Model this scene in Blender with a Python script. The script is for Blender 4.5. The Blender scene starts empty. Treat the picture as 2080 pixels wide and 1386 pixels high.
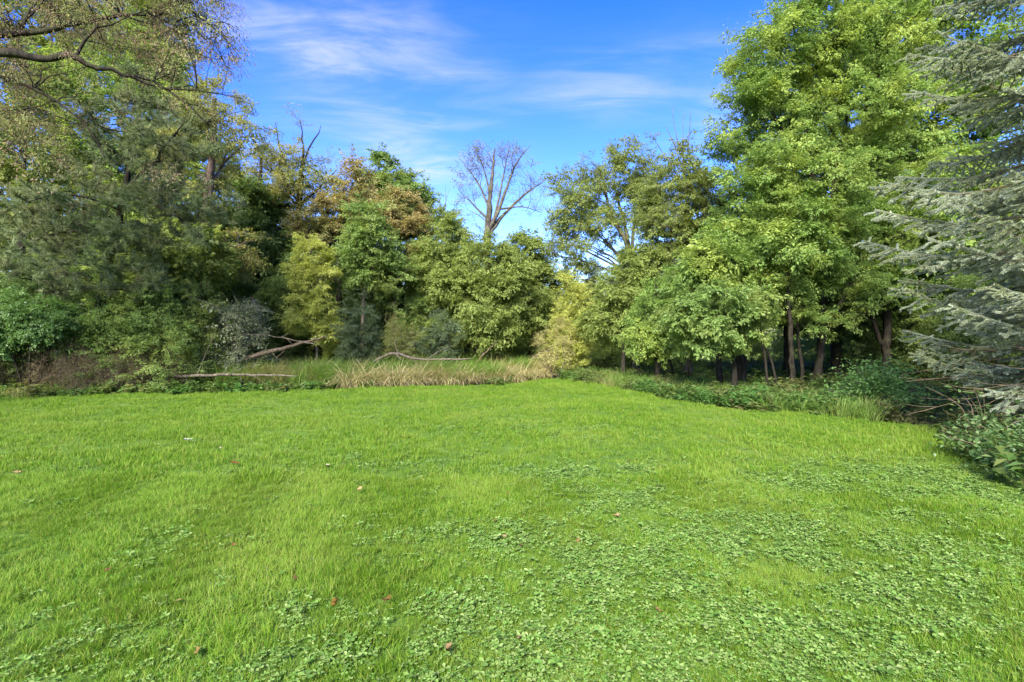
import bpy, math, random
import numpy as np

random.seed(5)
rng = np.random.default_rng(5)
sc = bpy.context.scene
COL = sc.collection
R = math.radians

# ------------------------------------------------------------------ camera
CH, HOR, F = 1.5, 690.0, 1040.0          # eye height, horizon row, focal length (photo pixels)
cam_d = bpy.data.cameras.new('camera')
cam = bpy.data.objects.new('camera', cam_d)
COL.objects.link(cam)
cam_d.sensor_width = 36.0
cam_d.lens = 18.0
cam_d.clip_start, cam_d.clip_end = 0.05, 2000
cam_d.shift_y = -(693.0 - HOR) / 2080.0
cam.location = (0, 0, CH)
cam.rotation_euler = (R(90), 0, 0)
sc.camera = cam

# ------------------------------------------------------------------ light
SUN_EL, SUN_AZ = 37.0, 197.0             # azimuth clockwise from +Y; behind the camera, to the left
world = bpy.data.worlds.new('World')
sc.world = world
world.use_nodes = True
nt = world.node_tree
nt.nodes.clear()


def N(nt, typ, **kw):
    n = nt.nodes.new(typ)
    for k, v in kw.items():
        setattr(n, k, v)
    return n


def math_node(nt, op, a, b=None):
    n = N(nt, 'ShaderNodeMath', operation=op)
    for i, v in enumerate((a, b)):
        if v is None:
            continue
        if hasattr(v, 'is_output'):
            nt.links.new(v, n.inputs[i])
        else:
            n.inputs[i].default_value = v
    return n.outputs[0]


wout = N(nt, 'ShaderNodeOutputWorld')
bg = N(nt, 'ShaderNodeBackground')
bg.inputs['Strength'].default_value = 0.145
sky = N(nt, 'ShaderNodeTexSky', sky_type='NISHITA')
sky.sun_disc = False
sky.sun_elevation = R(SUN_EL)
sky.sun_rotation = R(SUN_AZ)
sky.air_density, sky.dust_density, sky.ozone_density = 1.0, 0.25, 2.2
hs = N(nt, 'ShaderNodeHueSaturation')
hs.inputs['Saturation'].default_value = 1.42
hs.inputs['Hue'].default_value = 0.531
nt.links.new(sky.outputs[0], hs.inputs['Color'])
# thin wisps of cirrus on a high plane: direction / height
tc = N(nt, 'ShaderNodeTexCoord')
sep = N(nt, 'ShaderNodeSeparateXYZ')
nt.links.new(tc.outputs['Generated'], sep.inputs[0])
zz = math_node(nt, 'MAXIMUM', sep.outputs[2], 0.06)
cx = math_node(nt, 'DIVIDE', sep.outputs[0], zz)
cy = math_node(nt, 'DIVIDE', sep.outputs[1], zz)
comb = N(nt, 'ShaderNodeCombineXYZ')
nt.links.new(cx, comb.inputs[0])
nt.links.new(cy, comb.inputs[1])


def cloud_noise(scale, stretch, rot, loc, detail=7, rough=0.6, dist=0.6):
    mp = N(nt, 'ShaderNodeMapping')
    mp.inputs['Scale'].default_value = (stretch[0], stretch[1], 1)
    mp.inputs['Rotation'].default_value = (0, 0, R(rot))
    mp.inputs['Location'].default_value = loc
    nt.links.new(comb.outputs[0], mp.inputs[0])
    n = N(nt, 'ShaderNodeTexNoise')
    n.inputs['Scale'].default_value = scale
    n.inputs['Detail'].default_value = detail
    n.inputs['Roughness'].default_value = rough
    n.inputs['Distortion'].default_value = dist
    nt.links.new(mp.outputs[0], n.inputs['Vector'])
    return n.outputs[0]


def smooth(v, lo, hi):
    m = N(nt, 'ShaderNodeMapRange', interpolation_type='SMOOTHSTEP')
    m.inputs[1].default_value, m.inputs[2].default_value = lo, hi
    nt.links.new(v, m.inputs[0])
    return m.outputs[0]


streak = smooth(cloud_noise(2.7, (0.6, 1.4), -14, (0.4, 1.9, 0)), 0.36, 0.80)
veil = smooth(cloud_noise(0.55, (0.8, 1.3), -10, (2.35, 0.55, 0), 4, 0.5, 0.3), 0.44, 0.72)
bank = None
for bx_, by_, bw, bh, am in ((-0.62, 1.75, 0.42, 0.34, 1.0), (-0.35, 1.95, 0.30, 0.16, 0.7), (-0.55, 2.25, 0.5, 0.22, 0.6), (-0.46, 3.0, 0.34, 0.3, 1.0),
                             (0.38, 2.08, 0.36, 0.18, 0.55), (1.05, 2.3, 0.3, 0.25, 0.9), (-0.62, 2.6, 0.3, 0.2, 0.5)):
    dx = math_node(nt, 'POWER', math_node(nt, 'DIVIDE', math_node(nt, 'SUBTRACT', cx, bx_), bw), 2.0)
    dy = math_node(nt, 'POWER', math_node(nt, 'DIVIDE', math_node(nt, 'SUBTRACT', cy, by_), bh), 2.0)
    ex = math_node(nt, 'MULTIPLY', math_node(nt, 'EXPONENT', math_node(nt, 'MULTIPLY', math_node(nt, 'ADD', dx, dy), -1.0)), am)
    bank = ex if bank is None else math_node(nt, 'MAXIMUM', bank, ex)
# wisps go on over the rest of the sky, thinner near the horizon
amt = math_node(nt, 'ADD', math_node(nt, 'MULTIPLY', veil, 0.45), bank)
cl = math_node(nt, 'MULTIPLY', math_node(nt, 'ADD', math_node(nt, 'MULTIPLY', streak, 0.85), 0.10), amt)
cl = math_node(nt, 'MULTIPLY', cl, smooth(sep.outputs[2], 0.10, 0.30))
cl = math_node(nt, 'MINIMUM', math_node(nt, 'MULTIPLY', cl, 0.9), 0.7)
mixc = N(nt, 'ShaderNodeMix', data_type='RGBA')
nt.links.new(cl, mixc.inputs[0])
nt.links.new(hs.outputs[0], mixc.inputs[6])
mixc.inputs[7].default_value = (1.9, 1.95, 2.05, 1)
nt.links.new(mixc.outputs[2], bg.inputs['Color'])
nt.links.new(bg.outputs[0], wout.inputs[0])

sun_d = bpy.data.lights.new('sun', 'SUN')
sun_d.energy = 4.9
sun_d.angle = R(20.0)
sun_d.color = (1.0, 0.95, 0.86)
sun = bpy.data.objects.new('sun', sun_d)
COL.objects.link(sun)
sun.location = (0, 0, 40)
sun.rotation_euler = (R(90 - SUN_EL), 0, -R(SUN_AZ) + R(180))

sc.view_settings.view_transform = 'Standard'
sc.view_settings.look = 'None'
sc.view_settings.exposure = 1.86
sc.cycles.diffuse_bounces = 8
sc.cycles.transmission_bounces = 12
sc.view_settings.gamma = 1.0
sc.view_settings.use_curve_mapping = False


# ------------------------------------------------------------------ helpers
def WX(px, D):
    return (px - 1040.0) / F * D


def WZ(py, D):
    return CH + (HOR - py) / F * D


def PW(px, py, D):
    return np.array((WX(px, D), D, WZ(py, D)))


def GP(px, py):
    D = CH * F / (py - HOR)
    return (WX(px, D), D)


def vnoise(x, y, scale, seed=0):
    """smooth value noise in 0..1"""
    r = np.random.default_rng(1000 + seed)
    tab = r.random((64, 64))
    u, v = np.asarray(x) / scale, np.asarray(y) / scale
    iu, iv = np.floor(u).astype(int), np.floor(v).astype(int)
    fu, fv = u - iu, v - iv
    fu, fv = fu * fu * (3 - 2 * fu), fv * fv * (3 - 2 * fv)
    g = lambda a, b: tab[(a) % 64, (b) % 64]
    return ((g(iu, iv) * (1 - fu) + g(iu + 1, iv) * fu) * (1 - fv)
            + (g(iu, iv + 1) * (1 - fu) + g(iu + 1, iv + 1) * fu) * fv)


def gz(x, y):
    """gentle lie of the land"""
    return 0.10 * (vnoise(x, y, 3.4, 1) - 0.5) + 0.055 * (vnoise(x, y, 1.0, 2) - 0.5)


def unit(v):
    return v / np.maximum(np.linalg.norm(v, axis=-1, keepdims=True), 1e-9)


def mesh_np(name, verts, faces_list, mats=(), mat_idx=None, smooth_shade=False):
    """faces_list: list of (M,k) int arrays"""
    me = bpy.data.meshes.new(name)
    verts = np.asarray(verts, dtype=np.float32).reshape(-1, 3)
    me.vertices.add(len(verts))
    me.vertices.foreach_set('co', verts.ravel())
    faces_list = [np.asarray(f, dtype=np.int32) for f in faces_list if len(f)]
    loops = np.concatenate([f.ravel() for f in faces_list])
    tot = np.concatenate([np.full(len(f), f.shape[1], np.int32) for f in faces_list])
    start = np.concatenate(([0], np.cumsum(tot)[:-1])).astype(np.int32)
    me.loops.add(len(loops))
    me.loops.foreach_set('vertex_index', loops)
    me.polygons.add(len(tot))
    me.polygons.foreach_set('loop_start', start)
    if mat_idx is not None:
        me.polygons.foreach_set('material_index', np.asarray(mat_idx, np.int32))
    me.polygons.foreach_set('use_smooth', np.full(len(tot), smooth_shade, dtype=bool))
    for m in mats:
        me.materials.append(m)
    me.update(calc_edges=True)
    return me


class MB:
    """collects pieces, becomes one mesh"""

    def __init__(self):
        self.v, self.f, self.n, self.mi = [], [], 0, []

    def add(self, v, f, mi=0):
        v = np.asarray(v, float).reshape(-1, 3)
        f = np.asarray(f, int)
        if len(f) == 0:
            return
        self.v.append(v)
        self.f.append(f + self.n)
        self.mi.append(np.full(len(f), mi))
        self.n += len(v)

    def mesh(self, name, mats, smooth_shade=False):
        return mesh_np(name, np.concatenate(self.v), self.f, mats, np.concatenate(self.mi), smooth_shade)


def tubes(P, Rd, n=5, cap=True):
    """P (N,K,3), Rd (N,K) -> verts, quads"""
    P = np.asarray(P, float)
    Rd = np.asarray(Rd, float)
    if P.ndim == 2:
        P, Rd = P[None], Rd[None]
    Nn, K, _ = P.shape
    T = np.gradient(P, axis=1)
    T = unit(T)
    ref = np.where(np.abs(unit(P[:, -1] - P[:, 0])[:, None, 2:3]) > 0.8, np.array([1.0, 0.15, 0]), np.array([0.0, 0.1, 1.0]))
    U = unit(np.cross(T, ref))
    V = np.cross(T, U)
    a = np.arange(n) * 2 * math.pi / n
    ring = (U[:, :, None, :] * np.cos(a)[None, None, :, None] + V[:, :, None, :] * np.sin(a)[None, None, :, None])
    verts = P[:, :, None, :] + ring * Rd[:, :, None, None]
    idx = np.arange(Nn * K * n).reshape(Nn, K, n)
    a0 = idx[:, :-1, :]
    a1 = idx[:, 1:, :]
    q = np.stack([a0, np.roll(a0, -1, 2), np.roll(a1, -1, 2), a1], -1).reshape(-1, 4)
    return verts.reshape(-1, 3), q


def path(pts, K, jit=0.0):
    """resample a polyline smoothly (Catmull-Rom) to K points"""
    p = np.asarray(pts, float)
    if len(p) == 2:
        t = np.linspace(0, 1, K)[:, None]
        o = p[0] * (1 - t) + p[1] * t
    else:
        ext = np.vstack([2 * p[0] - p[1], p, 2 * p[-1] - p[-2]])
        s = np.linspace(0, len(p) - 1 - 1e-6, K)
        i = s.astype(int)
        t = (s - i)[:, None]
        a, b, c, d = ext[i], ext[i + 1], ext[i + 2], ext[i + 3]
        o = 0.5 * (2 * b + (c - a) * t + (2 * a - 5 * b + 4 * c - d) * t ** 2 + (3 * b - a - 3 * c + d) * t ** 3)
    if jit:
        j = rng.normal(0, jit, o[:, :3].shape)
        j[0] = 0
        o[:, :3] += j
    return o


def kites(pos, axis, nrm, L, W, fold=0.15, shape=0.45):
    """leaf-shaped folded quads: (N,3) each"""
    pos, axis = np.asarray(pos), unit(np.asarray(axis))
    side = unit(np.cross(axis, nrm))
    nn = np.cross(side, axis)
    L = np.broadcast_to(np.asarray(L, float), (len(pos),))[:, None]
    W = np.broadcast_to(np.asarray(W, float), (len(pos),))[:, None]
    a = pos
    b = pos + axis * L * shape + side * W * 0.5 + nn * W * fold
    c = pos + axis * L - nn * L * 0.12
    d = pos + axis * L * shape - side * W * 0.5 + nn * W * fold
    v = np.stack([a, b, c, d], 1).reshape(-1, 3)
    i = np.arange(len(pos))[:, None] * 4
    f = np.concatenate([i + np.array([[0, 1, 2]]), i + np.array([[0, 2, 3]])], 0)
    return v, f


def link(name, data, parent=None, loc=None):
    o = bpy.data.objects.new(name, data)
    COL.objects.link(o)
    if parent is not None:
        o.parent = parent
    if loc is not None:
        o.location = loc
    return o


def tag(o, label, cat, group=None, kind=None):
    o['label'] = label
    o['category'] = cat
    if group:
        o['group'] = group
    if kind:
        o['kind'] = kind
    return o


def root(name, loc, label, cat, group=None):
    o = bpy.data.objects.new(name, None)
    o.empty_display_size = 0.2
    COL.objects.link(o)
    o.location = tuple(float(c) for c in loc)
    return tag(o, label, cat, group)


def copy_thing(src, loc, rz=0.0, s=1.0, label=None):
    c = src.copy()
    COL.objects.link(c)
    c.location = tuple(float(v) for v in loc)
    c.rotation_euler = (0, 0, rz)
    c.scale = (s, s, s)
    if label:
        c['label'] = label
    for ch in list(src.children):
        d = ch.copy()
        COL.objects.link(d)
        d.parent = c
        for g in list(ch.children):
            e = g.copy()
            COL.objects.link(e)
            e.parent = d
    return c


# ------------------------------------------------------------------ materials
def new_mat(name):
    m = bpy.data.materials.new(name)
    m.use_nodes = True
    m.node_tree.nodes.clear()
    return m, m.node_tree


def ramp(nt, cols, pos=None):
    n = N(nt, 'ShaderNodeValToRGB')
    cr = n.color_ramp
    pos = pos or [i / (len(cols) - 1) for i in range(len(cols))]
    while len(cr.elements) < len(cols):
        cr.elements.new(0.5)
    for e, p, c in zip(cr.elements, pos, cols):
        e.position = p
        e.color = (*c, 1)
    return n


def leaf_mat(name, cols, patch=None, transl=0.5, rough=0.5, spec=0.22, pscale=0.7, tgain=(1.25, 1.25, 0.7), pamt=0.8, world_pos=False):
    """cols: ramp over single leaves; patch: second ramp taken in patches (turning twigs, dry spots)"""
    if name.startswith('leaf_'):
        dull = lambda c: tuple(1.62 * (v * 0.86 + 0.14 * (0.3 * c[0] + 0.6 * c[1] + 0.1 * c[2])) for v in c)
        cols = [dull(c) for c in cols]
        patch = patch and [dull(c) for c in patch]
    m, t = new_mat(name)
    out = N(t, 'ShaderNodeOutputMaterial')
    geo = N(t, 'ShaderNodeNewGeometry')
    oi = N(t, 'ShaderNodeObjectInfo')
    rnd = math_node(t, 'FRACT', math_node(t, 'ADD', geo.outputs['Random Per Island'], oi.outputs['Random']))
    r1 = ramp(t, cols)
    t.links.new(rnd, r1.inputs[0])
    col = r1.outputs[0]
    if patch:
        tc = N(t, 'ShaderNodeTexCoord')
        nz = N(t, 'ShaderNodeTexNoise')
        nz.inputs['Scale'].default_value = pscale
        nz.inputs['Detail'].default_value = 3
        t.links.new(geo.outputs['Position'], nz.inputs['Vector'])
        r2 = ramp(t, patch)
        t.links.new(rnd, r2.inputs[0])
        mr = N(t, 'ShaderNodeMapRange', interpolation_type='SMOOTHSTEP')
        mr.inputs[1].default_value, mr.inputs[2].default_value = 0.45, 0.62
        mr.inputs[4].default_value = pamt
        t.links.new(nz.outputs[0], mr.inputs[0])
        mx = N(t, 'ShaderNodeMix', data_type='RGBA')
        t.links.new(mr.outputs[0], mx.inputs[0])
        t.links.new(col, mx.inputs[6])
        t.links.new(r2.outputs[0], mx.inputs[7])
        col = mx.outputs[2]
    p = N(t, 'ShaderNodeBsdfPrincipled')
    p.inputs['Roughness'].default_value = rough
    p.inputs['Specular IOR Level'].default_value = spec
    t.links.new(col, p.inputs['Base Color'])
    tr = N(t, 'ShaderNodeBsdfTranslucent')
    tm = N(t, 'ShaderNodeMix', data_type='RGBA', blend_type='MULTIPLY')
    tm.inputs[0].default_value = 1
    tm.inputs[7].default_value = (*tgain, 1)
    t.links.new(col, tm.inputs[6])
    t.links.new(tm.outputs[2], tr.inputs[0])
    ms = N(t, 'ShaderNodeMixShader')
    ms.inputs[0].default_value = transl
    t.links.new(p.outputs[0], ms.inputs[1])
    t.links.new(tr.outputs[0], ms.inputs[2])
    t.links.new(ms.outputs[0], out.inputs[0])
    return m


def bark_mat(name, c1, c2, scale=14.0, stretch=0.25, lichen=None):
    m, t = new_mat(name)
    out = N(t, 'ShaderNodeOutputMaterial')
    tc = N(t, 'ShaderNodeTexCoord')
    mp = N(t, 'ShaderNodeMapping')
    mp.inputs['Scale'].default_value = (1, 1, stretch)
    t.links.new(tc.outputs['Object'], mp.inputs[0])
    nz = N(t, 'ShaderNodeTexNoise')
    nz.inputs['Scale'].default_value = scale
    nz.inputs['Detail'].default_value = 6
    t.links.new(mp.outputs[0], nz.inputs['Vector'])
    r = ramp(t, [c1, c2], [0.35, 0.7])
    t.links.new(nz.outputs[0], r.inputs[0])
    col = r.outputs[0]
    if lichen:
        n2 = N(t, 'ShaderNodeTexNoise')
        n2.inputs['Scale'].default_value = 3.0
        n2.inputs['Detail'].default_value = 5
        t.links.new(tc.outputs['Object'], n2.inputs['Vector'])
        mr = N(t, 'ShaderNodeMapRange')
        mr.inputs[1].default_value, mr.inputs[2].default_value = 0.52, 0.68
        t.links.new(n2.outputs[0], mr.inputs[0])
        mx = N(t, 'ShaderNodeMix', data_type='RGBA')
        t.links.new(mr.outputs[0], mx.inputs[0])
        t.links.new(col, mx.inputs[6])
        mx.inputs[7].default_value = (*lichen, 1)
        col = mx.outputs[2]
    p = N(t, 'ShaderNodeBsdfPrincipled')
    p.inputs['Roughness'].default_value = 0.9
    p.inputs['Specular IOR Level'].default_value = 0.06
    t.links.new(col, p.inputs['Base Color'])
    b = N(t, 'ShaderNodeBump')
    b.inputs['Strength'].default_value = 0.7
    b.inputs['Distance'].default_value = 0.03
    t.links.new(nz.outputs[0], b.inputs['Height'])
    t.links.new(b.outputs[0], p.inputs['Normal'])
    t.links.new(p.outputs[0], out.inputs[0])
    return m


def ground_mat(name, cols, scales=(0.35, 3.0, 40.0), bump=0.5):
    m, t = new_mat(name)
    out = N(t, 'ShaderNodeOutputMaterial')
    geo = N(t, 'ShaderNodeNewGeometry')
    ns = []
    for s in scales:
        n = N(t, 'ShaderNodeTexNoise')
        n.inputs['Scale'].default_value = s
        n.inputs['Detail'].default_value = 5
        t.links.new(geo.outputs['Position'], n.inputs['Vector'])
        ns.append(n.outputs[0])
    v = math_node(t, 'ADD', math_node(t, 'MULTIPLY', ns[0], 0.4),
                  math_node(t, 'ADD', math_node(t, 'MULTIPLY', ns[1], 0.3), math_node(t, 'MULTIPLY', ns[2], 0.3)))
    k = len(cols)
    r = ramp(t, cols, [0.35 + 0.3 * i / (k - 1) for i in range(k)])
    t.links.new(v, r.inputs[0])
    p = N(t, 'ShaderNodeBsdfPrincipled')
    p.inputs['Roughness'].default_value = 0.95
    p.inputs['Specular IOR Level'].default_value = 0.1
    t.links.new(r.outputs[0], p.inputs['Base Color'])
    b = N(t, 'ShaderNodeBump')
    b.inputs['Strength'].default_value = bump
    b.inputs['Distance'].default_value = 0.03
    t.links.new(ns[2], b.inputs['Height'])
    t.links.new(b.outputs[0], p.inputs['Normal'])
    t.links.new(p.outputs[0], out.inputs[0])
    return m


M = {}
M['soil'] = ground_mat('lawn_soil', [(0.03, 0.06, 0.009), (0.065, 0.12, 0.015), (0.11, 0.15, 0.03)])
M['floor'] = ground_mat('wood_floor', [(0.045, 0.055, 0.02), (0.07, 0.075, 0.028), (0.10, 0.08, 0.045)])
M['pale'] = ground_mat('pale_gravel', [(0.38, 0.36, 0.32), (0.45, 0.43, 0.38)])

M['grass'] = leaf_mat('grass_blades', [(0.055, 0.145, 0.007), (0.082, 0.18, 0.010), (0.11, 0.205, 0.016), (0.165, 0.245, 0.022), (0.21, 0.24, 0.05)],
                      [(0.095, 0.19, 0.012), (0.135, 0.225, 0.018), (0.165, 0.24, 0.028), (0.23, 0.245, 0.065)], transl=0.38, rough=0.5, spec=0.12,
                      pscale=0.7, world_pos=True, pamt=0.9)
M['clover'] = leaf_mat('clover_leaf', [(0.07, 0.15, 0.022), (0.105, 0.19, 0.034), (0.135, 0.215, 0.045), (0.19, 0.25, 0.075)], transl=0.25, rough=0.55, spec=0.15)
M['tall'] = leaf_mat('tall_grass', [(0.11, 0.22, 0.03), (0.16, 0.27, 0.04), (0.22, 0.29, 0.08)],
                     [(0.28, 0.22, 0.10), (0.36, 0.28, 0.14), (0.17, 0.21, 0.05)], pscale=0.9, world_pos=True, pamt=0.7)
M['tan'] = leaf_mat('dry_grass', [(0.38, 0.30, 0.15), (0.48, 0.39, 0.22), (0.26, 0.27, 0.09), (0.43, 0.35, 0.18)], transl=0.3)
M['weed'] = leaf_mat('weed_leaf', [(0.06, 0.15, 0.03), (0.09, 0.19, 0.04), (0.13, 0.22, 0.06)], [(0.13, 0.17, 0.05), (0.19, 0.2, 0.06)], pscale=0.8, world_pos=True)
M['under'] = leaf_mat('undergrowth_leaf', [(0.05, 0.11, 0.02), (0.08, 0.14, 0.03), (0.12, 0.15, 0.04)], [(0.17, 0.13, 0.06), (0.12, 0.14, 0.04)], pscale=0.5, world_pos=True)

M['l_oak'] = leaf_mat('leaf_oak', [(0.10, 0.11, 0.03), (0.14, 0.13, 0.045), (0.20, 0.125, 0.08), (0.16, 0.085, 0.06)],
                      [(0.12, 0.17, 0.03), (0.18, 0.20, 0.03), (0.15, 0.16, 0.04)], pscale=0.8)
M['l_green'] = leaf_mat('leaf_green', [(0.07, 0.125, 0.018), (0.095, 0.155, 0.022), (0.12, 0.175, 0.03)], [(0.12, 0.16, 0.02), (0.15, 0.185, 0.03)])
M['l_ash'] = leaf_mat('leaf_ash', [(0.075, 0.14, 0.016), (0.11, 0.18, 0.02), (0.14, 0.20, 0.03)], [(0.17, 0.23, 0.02), (0.21, 0.25, 0.03)], pscale=0.8)
M['l_dark'] = leaf_mat('leaf_dark', [(0.045, 0.085, 0.016), (0.06, 0.105, 0.018), (0.085, 0.125, 0.022)], [(0.085, 0.11, 0.022), (0.07, 0.115, 0.02)])
M['l_blue'] = leaf_mat('leaf_bluish', [(0.05, 0.08, 0.032), (0.07, 0.10, 0.042), (0.09, 0.125, 0.05)], rough=0.45)
M['l_olive'] = leaf_mat('leaf_olive', [(0.09, 0.13, 0.02), (0.12, 0.15, 0.025), (0.15, 0.17, 0.03)], [(0.16, 0.18, 0.025), (0.10, 0.15, 0.02)])
M['l_willow'] = leaf_mat('leaf_willow', [(0.095, 0.14, 0.018), (0.13, 0.17, 0.022), (0.16, 0.185, 0.03)], [(0.18, 0.20, 0.025), (0.075, 0.13, 0.02)], pscale=0.6)
M['l_yellow'] = leaf_mat('leaf_yellow_green', [(0.20, 0.24, 0.02), (0.26, 0.28, 0.028), (0.3, 0.3, 0.045)], [(0.17, 0.22, 0.02), (0.24, 0.23, 0.03)])
M['l_gold'] = leaf_mat('leaf_gold', [(0.13, 0.145, 0.025), (0.165, 0.165, 0.03), (0.195, 0.16, 0.04)], [(0.105, 0.14, 0.022), (0.14, 0.16, 0.025)])
M['l_orange'] = leaf_mat('leaf_orange', [(0.18, 0.15, 0.04), (0.22, 0.16, 0.05), (0.16, 0.15, 0.04)], [(0.12, 0.145, 0.03), (0.155, 0.15, 0.035)])
M['l_grey'] = leaf_mat('leaf_grey_green', [(0.095, 0.115, 0.05), (0.12, 0.14, 0.06), (0.15, 0.15, 0.075)], transl=0.25)
M['l_sparse'] = leaf_mat('leaf_thin', [(0.09, 0.10, 0.045), (0.12, 0.115, 0.055), (0.11, 0.12, 0.04)], transl=0.3)
M['l_brown'] = leaf_mat('leaf_brown', [(0.12, 0.085, 0.045), (0.16, 0.115, 0.06), (0.11, 0.105, 0.04)], [(0.08, 0.11, 0.03), (0.12, 0.12, 0.045)])
M['l_straw'] = leaf_mat('leaf_straw', [(0.24, 0.22, 0.06), (0.28, 0.24, 0.08), (0.20, 0.21, 0.045)])
M['l_bush'] = leaf_mat('leaf_bush', [(0.045, 0.105, 0.017), (0.065, 0.13, 0.022), (0.085, 0.15, 0.03)], rough=0.42, spec=0.4)
M['l_fresh'] = leaf_mat('leaf_fresh', [(0.065, 0.15, 0.022), (0.09, 0.18, 0.03), (0.12, 0.20, 0.04)], rough=0.45)
M['l_shrub'] = leaf_mat('leaf_shrub', [(0.04, 0.09, 0.018), (0.06, 0.115, 0.025), (0.10, 0.15, 0.035)], rough=0.42, spec=0.4)
M['pine'] = leaf_mat('pine_needle', [(0.11, 0.155, 0.06), (0.15, 0.19, 0.08), (0.19, 0.225, 0.10)], [(0.12, 0.14, 0.06), (0.18, 0.145, 0.08)], transl=0.25, pscale=0.9, pamt=0.6)
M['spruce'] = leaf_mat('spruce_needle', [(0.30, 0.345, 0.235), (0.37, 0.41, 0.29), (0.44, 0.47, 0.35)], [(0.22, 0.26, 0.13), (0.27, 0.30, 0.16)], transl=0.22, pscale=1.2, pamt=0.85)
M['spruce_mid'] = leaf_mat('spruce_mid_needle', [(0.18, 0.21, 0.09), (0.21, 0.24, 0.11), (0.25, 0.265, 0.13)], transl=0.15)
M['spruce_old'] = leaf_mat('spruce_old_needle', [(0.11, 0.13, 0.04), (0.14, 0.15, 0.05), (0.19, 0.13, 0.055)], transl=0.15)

M['bark'] = bark_mat('bark_grey_brown', (0.04, 0.035, 0.028), (0.12, 0.105, 0.085), lichen=(0.10, 0.105, 0.06))
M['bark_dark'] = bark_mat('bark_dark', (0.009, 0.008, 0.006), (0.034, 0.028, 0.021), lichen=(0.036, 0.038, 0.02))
M['bark_pine'] = bark_mat('bark_pine', (0.05, 0.034, 0.025), (0.16, 0.11, 0.085), 9, 0.4)
M['bark_pale'] = bark_mat('bark_pale', (0.065, 0.054, 0.038), (0.17, 0.14, 0.10))
M['twig'] = bark_mat('twig_grey', (0.055, 0.048, 0.04), (0.14, 0.125, 0.105))
M['deadwood'] = bark_mat('deadwood', (0.06, 0.045, 0.028), (0.15, 0.115, 0.075), 20, 0.5)
M['brush_wood'] = bark_mat('brush_wood', (0.05, 0.038, 0.024), (0.11, 0.085, 0.052))
M['spruce_wood'] = bark_mat('spruce_wood', (0.07, 0.05, 0.035), (0.16, 0.115, 0.075))

# ------------------------------------------------------------------ ground
LAWN_PX = [(-260, 814), (0, 809), (180, 804), (360, 801), (560, 796), (700, 793), (850, 788), (1000, 781), (1090, 773),
           (1140, 770), (1180, 776), (1300, 799), (1400, 821), (1550, 840), (1700, 851), (1880, 869), (1940, 900),
           (2000, 948), (2100, 990), (2500, 1120)]
LAWN = [(-26.0, 11.5)] + [GP(*p) for p in LAWN_PX] + [(9.0, 2.5), (16, -3), (16, -8), (-26, -8)]
LAWN = np.array(LAWN)


def inside(x, y, poly):
    x, y = np.asarray(x), np.asarray(y)
    r = np.zeros(x.shape, bool)
    j = len(poly) - 1
    for i in range(len(poly)):
        xi, yi = poly[i]
        xj, yj = poly[j]
        c = ((yi > y) != (yj > y)) & (x < (xj - xi) * (y - yi) / (yj - yi + 1e-12) + xi)
        r ^= c
        j = i
    return r


def edge_dist(x, y, poly):
    """distance to the polygon outline"""
    d = np.full(np.shape(x), 1e9)
    for i in range(len(poly)):
        a, b = poly[i - 1], poly[i]
        ab = b - a
        t = np.clip(((x - a[0]) * ab[0] + (y - a[1]) * ab[1]) / (ab @ ab + 1e-12), 0, 1)
        d = np.minimum(d, np.hypot(x - a[0] - t * ab[0], y - a[1] - t * ab[1]))
    return d


def grid_sheet(name, xs, ys, zf, mat, keep=None):
    X, Y = np.meshgrid(xs, ys, indexing='ij')
    Z = zf(X, Y)
    v = np.stack([X, Y, Z], -1).reshape(-1, 3)
    idx = np.arange(len(xs) * len(ys)).reshape(len(xs), len(ys))
    q = np.stack([idx[:-1, :-1], idx[1:, :-1], idx[1:, 1:], idx[:-1, 1:]], -1).reshape(-1, 4)
    if keep is not None:
        c = v[q].mean(1)
        q = q[keep(c[:, 0], c[:, 1])]
    return mesh_np(name, v, [q], [mat], smooth_shade=True)


near = np.arange(-40, 40.01, 0.8)
far = np.array([60, 100, 200, 400, 900])
gx = np.concatenate([-far[::-1], near, far])
g = link('ground', grid_sheet('ground', gx, gx + 0.0, lambda x, y: np.where(np.hypot(x, y) < 27, gz(x, y), 0) - 0.10, M['floor']))
g['kind'] = 'structure'
l = link('lawn', grid_sheet('lawn', np.arange(-26, 16.01, 0.25), np.arange(-8, 20.01, 0.25),
                            lambda x, y: gz(x, y), M['soil'], lambda x, y: inside(x, y, LAWN)))
l['kind'] = 'structure'

# open meadow beyond the strip of wood on the right
m_ = link('meadow', grid_sheet('meadow', np.arange(6, 62.1, 2.0), np.arange(27, 63.1, 2.0), lambda x, y: -0.03 + 0.0 * x, ground_mat('meadow_grass', [(0.10, 0.17, 0.03), (0.15, 0.21, 0.04), (0.19, 0.22, 0.07)])))
m_['kind'] = 'structure'

# pale stony bank that shows beyond the far end of the grass
bk = []
for i in range(15):
    a = 2 * math.pi * i / 15
    rr = 1 + 0.18 * math.sin(3 * a + 1) + 0.1 * math.sin(5 * a)
    bk.append((WX(1090, 27) + 2.2 * rr * math.cos(a), 27 + 1.6 * rr * math.sin(a), 0.0))
bk = np.array(bk)
bk[:, 2] = 0.02
top = bk * np.array([1, 1, 0]) * 0.55 + np.array([WX(1090, 27), 27, 0]) * 0.45 + np.array([0, 0, 0.42])
vv = np.concatenate([bk - np.array([0, 0, 0.12]), top])
n_ = len(bk)
qq = np.array([[i, (i + 1) % n_, n_ + (i + 1) % n_, n_ + i] for i in range(n_)])
o = link('gravel_bank', mesh_np('gravel_bank', vv, [qq, np.arange(n_, 2 * n_)[None]], [M['pale']], smooth_shade=True))
o['kind'] = 'structure'


# ------------------------------------------------------------------ scattering (stuff)
GROUPS = {}


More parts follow.
